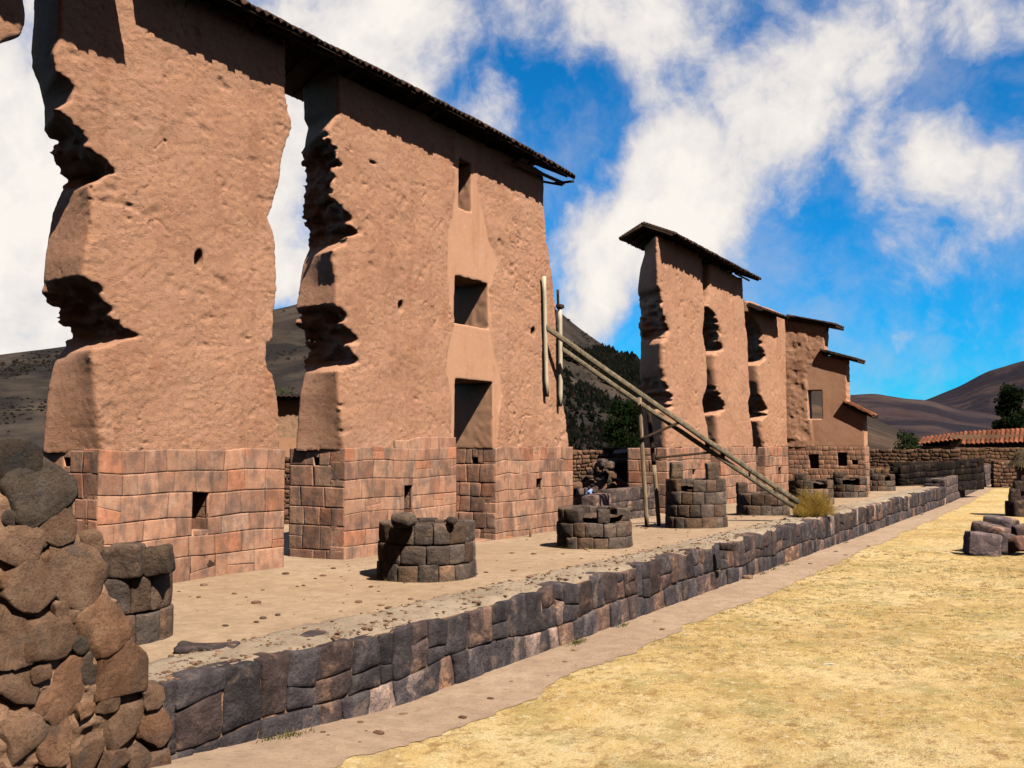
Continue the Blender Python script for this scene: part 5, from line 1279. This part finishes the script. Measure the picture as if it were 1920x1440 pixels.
# ------------------------------------------------------------------ a person bending among the ruins
def person(loc, label, facing):
    me = bpy.data.meshes.new('person')
    pts = [(0,0,.78), (0,.04,.95), (0,.14,1.12), (0,.24,1.26), (0,.30,1.33), (0,.36,1.44),
           (.10,0,.74), (.13,.10,.40), (.13,.02,.06), (.13,.16,.03), (-.10,0,.74), (-.14,.08,.40), (-.14,0,.06), (-.14,.14,.03),
           (.17,.22,1.22), (.24,.32,.98), (.18,.46,.84), (.16,.52,.79), (-.17,.22,1.22), (-.24,.32,.98), (-.18,.46,.84), (-.16,.52,.79), (0,.385,1.52)]
    ed = [(0,1),(1,2),(2,3),(3,4),(4,5),(0,6),(6,7),(7,8),(8,9),(0,10),(10,11),(11,12),(12,13),(3,14),(14,15),(15,16),(16,17),(3,18),(18,19),(19,20),(20,21),(5,22)]
    rad = [.15,.14,.15,.14,.06,.09,.10,.07,.05,.04,.10,.07,.05,.04,.065,.05,.04,.03,.065,.05,.04,.03,.08]
    me.from_pydata(pts, ed, []); o = bpy.data.objects.new('person', me); COL.objects.link(o)
    md = o.modifiers.new('skin', 'SKIN'); o.modifiers.new('sub', 'SUBSURF').levels = 2
    for i, r_ in enumerate(rad): me.skin_vertices[0].data[i].radius = (r_, r_)
    me.skin_vertices[0].data[0].use_root = True
    dg = bpy.context.evaluated_depsgraph_get(); nm = bpy.data.meshes.new_from_object(o.evaluated_get(dg)); o.modifiers.clear(); o.data = nm
    for mt in ('skin', 'bluecloth', 'darkcloth'): nm.materials.append(M[mt])
    for p_ in nm.polygons:
        c = p_.center; p_.use_smooth = True
        p_.material_index = 0 if (c.z > 1.36 or (c.y > .40 and c.z < .95 and c.z > .7)) else (2 if c.z < .80 else 1)
    at = nm.attributes.new('tint', 'FLOAT_COLOR', 'POINT'); at.data.foreach_set('color', np.ones(len(nm.vertices) * 4, np.float32))
    o.location = loc; o.rotation_euler = (0, 0, facing); tag(o, label, 'person')
    P = rounded(T_MID, (.105, .12, .10), .1) + np.array([0, .36, 1.51]); P[:,1] -= .03
    hr = mk('hair', P, T_MID[1], M['hair'], None, np.ones((len(P), 3))); hr.parent = o
    return o
p = at_d(1097, 935, 46.2); person((p[0], p[1], -.5), 'small person in a pale blue top bending by the fallen stones', R(-60))

# ------------------------------------------------------------------ buildings and walls behind the first gap
D = 62
hb = empty('adobe_house', tuple(at_d(540, 900, D)), 'adobe house with dark eave seen through the gap between the big segments', 'house')
fwd = np.array([-math.sin(R(YAW) + .22), math.cos(R(YAW) + .22), 0]); rgt = np.array([fwd[1], -fwd[0], 0])
c = at_d(540, 860, D); mb = MB()
def obox(mb, c, hw, dp, z0, z1, tint=(1,1,1)):
    V = [];
    for z in (z0, z1):
        for sx, sy in ((-1,0),(1,0),(1,1),(-1,1)): q_ = c + rgt * hw * sx + fwd * dp * sy; V.append([q_[0], q_[1], z])
    mb.add(np.array(V), [[3,2,1,0], [4,5,6,7], [0,1,5,4], [1,2,6,5], [2,3,7,6], [3,0,4,7]], tint)
obox(mb, c, 5.5, 5, -1.5, 3.3); mb.build('plaster_wall', M['plaster'], hb, smooth=False)
mb = MB(); obox(mb, c + fwd * .1, 5.4, 4.8, 3.3, 5.6, (.62, .6, .6)); mb.build('upper_wall', M['mud'], hb, smooth=False)
mb = MB(); e0, e1 = c - rgt * 6 - fwd * .7, c + rgt * 6 - fwd * .7; r0, r1 = c - rgt * 6 + fwd * 2.5, c + rgt * 6 + fwd * 2.5
for v, z in ((e0, 5.75), (e1, 5.75), (r0, 6.0), (r1, 6.0)): v[2] = z
tiled_slope(mb, r0, r1, e0, e1, seed=7, period=.3); b0_, b1_ = r0 + fwd * 3.2, r1 + fwd * 3.2; b0_[2] = b1_[2] = 5.6
tiled_slope(mb, r0, r1, b0_, b1_, seed=8, period=.3); mb.build('roof', M['tile'], hb)
rubble_panel('rubble_wall', at_d(440, 900, 46), at_d(640, 900, 46), -1.0, 2.4, .6, 'mossy rubble wall seen low in the gap between the two big segments', 'rubble wall', 851, tintv=.7)
rubble_panel('rubble_wall', at_d(-120, 900, 40), at_d(110, 900, 40), -1.0, 2.55, .6, 'dark rubble wall glimpsed left of the first segment above the boulders', 'rubble wall', 852, tintv=.6)

# ------------------------------------------------------------------ far right: walls, farmhouse
p, q = on_z(1690, 913, -.05), at_d(1846, 893, 84)
dw = rubble_panel('stone_wall', p, q, -.5, lambda s: 2.9 - 40.0 / FPX * 71 + s * .045, .9, 'dark stone cross wall with shade put into its tint beyond the farthest column stumps', 'stone wall', 861, 'andesite', sw=.75, ch=.5, tintv=.24, tops=.04)  # low stone tint stands in for shade on this sunlit face
# raised end block of the retaining wall
rb_ = MB()
ra, rb2 = 73.5, 112
ztr = lambda s: np.interp(s, [ra, rb2], [.55, 1.1])
courses(rb_, face_x(LOW_X + .0), ra, rb2, -1.5, lambda s: float(ztr(s)), .6, .8, (), 871, .5, 0, .05, .02, lambda g, k, nz, s, z: np.array([1.5, 1.45, 1.45]) * g.uniform(.9, 1.1), T_LOW, 3, .05, .05)
courses(rb_, face_ny(ra), LOW_X - 1.3, LOW_X - .02, -.2, .55, .4, .5, (), 872, .4, 0, .05, .02, tint_and, T_LOW)
box(rb_, (LOW_X - 1.3, ra + .2, -1.0), (LOW_X - .3, rb2, .5), (2.6, 2.3, 2.1), .05)
tag(rb_.build('end_block', M['andesite']), 'raised grey end block of the retaining wall before the rubble walls', 'low wall')
bw = 104
rubble_panel('rubble_wall', at_d(1600, 880, bw), at_d(1800, 880, bw - 2), -1.5, lambda s: 2.35 + .03 * s, .7, 'long brown rubble wall behind the cross wall, right of the end wall', 'rubble wall', 881, sw=.5, ch=.34, tintv=.7, tops=.25)
rubble_panel('rubble_wall', at_d(1795, 880, bw + 1), at_d(2050, 880, bw + 8), -1.5, 2.55, .7, 'rubble wall beneath the tiled farmhouse eave at the right', 'rubble wall', 882, sw=.5, ch=.34, tintv=.6, tops=.15)
rubble_panel('rubble_wall', at_d(1863, 900, 98), at_d(1960, 900, 100), -1.2, 1.45, .6, 'short lower rubble wall beside the path end at the right', 'rubble wall', 883, sw=.5, ch=.36, tintv=.75, tops=.1)
rubble_panel('rubble_wall', at_d(1610, 900, 88), at_d(1693, 900, 88), -.8, .85, .6, 'low stone field wall between the last column stump and the cross wall', 'rubble wall', 884, sw=.6, ch=.4, tintv=.75, tops=.15)
D = 112
fh = empty('farmhouse', tuple(at_d(1860, 880, D)), 'farmhouse with orange clay tile roof at the right edge', 'house')
az = R(YAW) - math.atan((1850 - 960) / FPX); fwd = np.array([-math.sin(az), math.cos(az), 0]); rgt = np.array([fwd[1], -fwd[0], 0])
c = at_d(1960, 860, D); mb = MB(); obox(mb, c + fwd * .6, 8.6, 6, -1.5, 3.9, (.8, .75, .7)); obox(mb, at_d(1760, 860, D + 1), 2.4, 5, -1.5, 2.75, (.8, .75, .7)); mb.build('wall', M['mud'], fh, smooth=False)
def pz(px, py, D): return at_d(px, py, D)
def lone_roof(l0, l1, u0, u1, D0, D1_, seed, per):
    mb = MB(); tiled_slope(mb, pz(*u0, D1_), pz(*u1, D1_), pz(*l0, D0), pz(*l1, D0), seed=seed, period=per, amp=.09, thick=.08, rows=6, tint=(1.1, 1, 1), rag=.1)
    b = [pz(*u0, D1_) + fwd * 4, pz(*u1, D1_) + fwd * 4]
    for v in b: v[2] -= 1.6
    tiled_slope(mb, pz(*u0, D1_), pz(*u1, D1_), b[0], b[1], seed=seed + 1, period=per, amp=.09, thick=.08, rows=4)
    return mb.build('roof', M['redtile'], fh)
lone_roof((1801, 834), (2080, 824), (1806, 811), (2080, 797), D - 1.0, D + 3.4, 31, .42)
lone_roof((1718, 834), (1803, 824), (1728, 822), (1806, 812), D, D + 3.4, 33, .42)

# thatch capped stub at the right frame edge
st = empty('thatched_stub', tuple(on_z(1912, 972, PATH_Z)), 'ruined stub wall with drooping thatch cap at the right frame edge', 'ruined stub')
c = on_z(1914, 968, PATH_Z); D = math.hypot(c[0], c[1]); mb = MB(); g = np.random.default_rng(66)
for px, py, a, b in ((1897, 958, 9, 17), (1912, 958, 9, 18), (1930, 955, 14, 20), (1903, 932, 8, 15), (1918, 930, 9, 15), (1934, 925, 12, 16), (1911, 912, 8, 10), (1925, 905, 10, 12)):
    p = at_d(px, py, D + g.uniform(-.2, .3)); s = D / FPX
    P = rounded(T_MID, (a * s * 1.1, .5, b * s), .12); P = P + .06 * np.stack([fbm(P * 2.5 + px, 5 + j, 3) for j in (0, 4, 8)], 1)
    cz_, sz_ = math.cos(R(8)), math.sin(R(8)); P = np.stack([P[:,0] * cz_ - P[:,1] * sz_, P[:,0] * sz_ + P[:,1] * cz_, P[:,2]], 1); v = g.uniform(.8, 1.5); mb.add(P + p, T_MID[1], np.array([v, v * .9, v * .82]))
mb.build('stone_base', M['andesite'], st)
mb = MB(); p = at_d(1924, 890, D + .2); s = D / FPX; P = rounded(T_FINE, (.48, .5, 1.15), .18); P = P + .07 * np.stack([fbm(P * 2.2, 15 + j, 3) for j in (0, 4, 8)], 1); mb.add(P + p, T_FINE[1], (1, .92, .85)); mb.build('adobe_core', M['mud'], st)
n = 2600; g = np.random.default_rng(67); tp = at_d(1926, 842, D + .2); a = g.uniform(0, 2 * math.pi, n); u_ = g.uniform(0, 1, n)
q0 = np.stack([tp[0] + .55 * u_ * np.cos(a), tp[1] + .5 * u_ * np.sin(a), tp[2] - .35 * u_ ** 1.5 + g.uniform(-.06, .06, n)], 1)
dn = np.stack([np.cos(a) * .55, np.sin(a) * .55, -.55 * (.3 + u_)], 1) * g.uniform(.6, 1.2, n)[:, None]
sd_ = np.stack([-np.sin(a), np.cos(a), 0 * a], 1) * .035
V = np.stack([q0 - sd_, q0 + sd_, q0 + dn + sd_ * .4, q0 + dn - sd_ * .4], 1).reshape(-1, 3)
cols = np.repeat(np.array([.40, .31, .21]) * g.uniform(.5, 1.2, n)[:, None], 4, 0)
mk('thatch_cap', V, np.arange(4 * n).reshape(-1, 4), M['blade'], st, cols, False)

# blocks lying on the grass
BG = 'dressed blocks lying on the grass'
def blk(px, py, D, hw, hd, hh, rot, tilt, label, tint, seed, r=.22):
    p = at_d(px, py, D); boulder('stone_block', p, (hw, hd, hh), seed, M['andesite'], label, 'stone block', BG, rot=R(rot), rough=.05, r=r, tint=np.array(tint), tilt=tilt)
bd = on_z(1850, 1043, PATH_Z); D = math.hypot(bd[0], bd[1])
blk(1842, 1021, D + .35, .58, .42, .44, 22, .12, 'largest grey block in front of the pile on the grass', (2.1, 2.0, 2.1), 901)
blk(1856, 1003, D + 1.2, .62, .35, .40, -18, .2, 'long brownish slab leaning behind the largest block', (2.0, 1.75, 1.75), 902)
blk(1872, 992, D + 1.9, .50, .40, .48, -12, .12, 'uppermost grey block at the back of the pile', (1.9, 1.8, 1.85), 903)
blk(1900, 992, D + 2.2, .20, .25, .36, 10, .0, 'small dark cubic block right of the uppermost block', (1.2, 1.15, 1.2), 904)
blk(1884, 1018, D + .9, .24, .30, .36, 30, .1, 'small bluish block beside the largest block', (1.7, 1.65, 1.75), 905)
blk(1904, 1020, D + .9, .34, .35, .30, -25, -.15, 'reddish brown block at the front right of the pile', (2.3, 1.6, 1.3), 906, .5)
blk(1921, 1006, D + 1.5, .32, .35, .45, 15, -.2, 'tall purple grey block cut by the right frame edge', (1.6, 1.4, 1.4), 907)

# small things on the path and the platform
def pebble(px, py, z, s, label, mat, tint, seed, flat=.5):
    p = on_z(px, py, z); boulder('path_stone', (p[0], p[1], z + s * flat * .5), (s, s * .8, s * flat), seed, mat, label, 'stone', 'single stones lying on the path', rough=.08, r=.7, T=T_MID, tint=tint, rot=seed)
pebble(1402, 1086, PATH_Z, .17, 'pale flat stone on the path below the white streaked wall stones', M['rubble'], (1.3, 1.3, 1.3), 11)
pebble(736, 1311, PATH_Z, .09, 'pale cobble on the path at the wall foot in the foreground', M['rubble'], (1.4, 1.3, 1.25), 12)
pebble(755, 1344, PATH_Z, .07, 'small flat cobble in the middle of the path, nearest the viewer', M['rubble'], (1.2, 1.15, 1.1), 13)
pebble(381, 1434, -.95, .10, 'pinkish cobble on the path at the bottom frame edge', M['rubble'], (1.4, 1.2, 1.1), 14)
mb = MB(); p = on_z(1552, 1250, PATH_Z); V = np.array([[-.09, -.03, .03], [.09, -.02, .05], [.10, .04, .05], [-.07, .04, .03]]); V = np.concatenate([V, V - np.array([0, 0, .006])]) + np.array([p[0], p[1], PATH_Z + .01])
mb.add(V, [[0,1,2,3], [7,6,5,4], [0,4,5,1], [1,5,6,2], [2,6,7,3], [3,7,4,0]]); tag(mb.build('paper_scrap', M['paper'], smooth=False), 'white scrap of litter on the dry grass', 'litter')
g = np.random.default_rng(31); mb = MB(); n = 0
while n < 420:
    x, y = g.uniform(-16.5, -8.4), g.uniform(8, 45)
    if LOW_X - .2 < x < LOW_X + .15: continue
    z = float(plat_z(np.array([x]), np.array([y]))[0]) if x < LOW_X else float(ground_z(np.array([x]), np.array([y]))[0]) + .012
    s = .012 + .05 * g.uniform() ** 4; P = rounded(T_LOW, (s * g.uniform(.8, 1.6), s * g.uniform(.8, 1.4), s * .6), s * .6); v = g.uniform(.5, 1.5)
    mb.add(P + np.array([x, y, z + s * .2]), T_LOW[1], np.array([v, v * .95, v * .9])); n += 1
while n < 2200:
    x, y = LOW_X - g.uniform(.08, 1.25), 8 + 40 * g.uniform() ** 1.6
    s = .008 + .03 * g.uniform() ** 3; P = rounded(T_LOW, (s * g.uniform(.8, 1.6), s * g.uniform(.8, 1.4), s * .6), s * .6); v = g.uniform(.5, 2.0)
    mb.add(P + np.array([x, y, .05 + .01 * g.uniform()]), T_LOW[1], np.array([v, v * .97, v * .95])); n += 1
o = mb.build('scattered_pebbles', M['rubble']); o['kind'] = 'stuff'; o['category'] = 'pebbles'; o['label'] = 'small pebbles strewn over the path and earth platform'
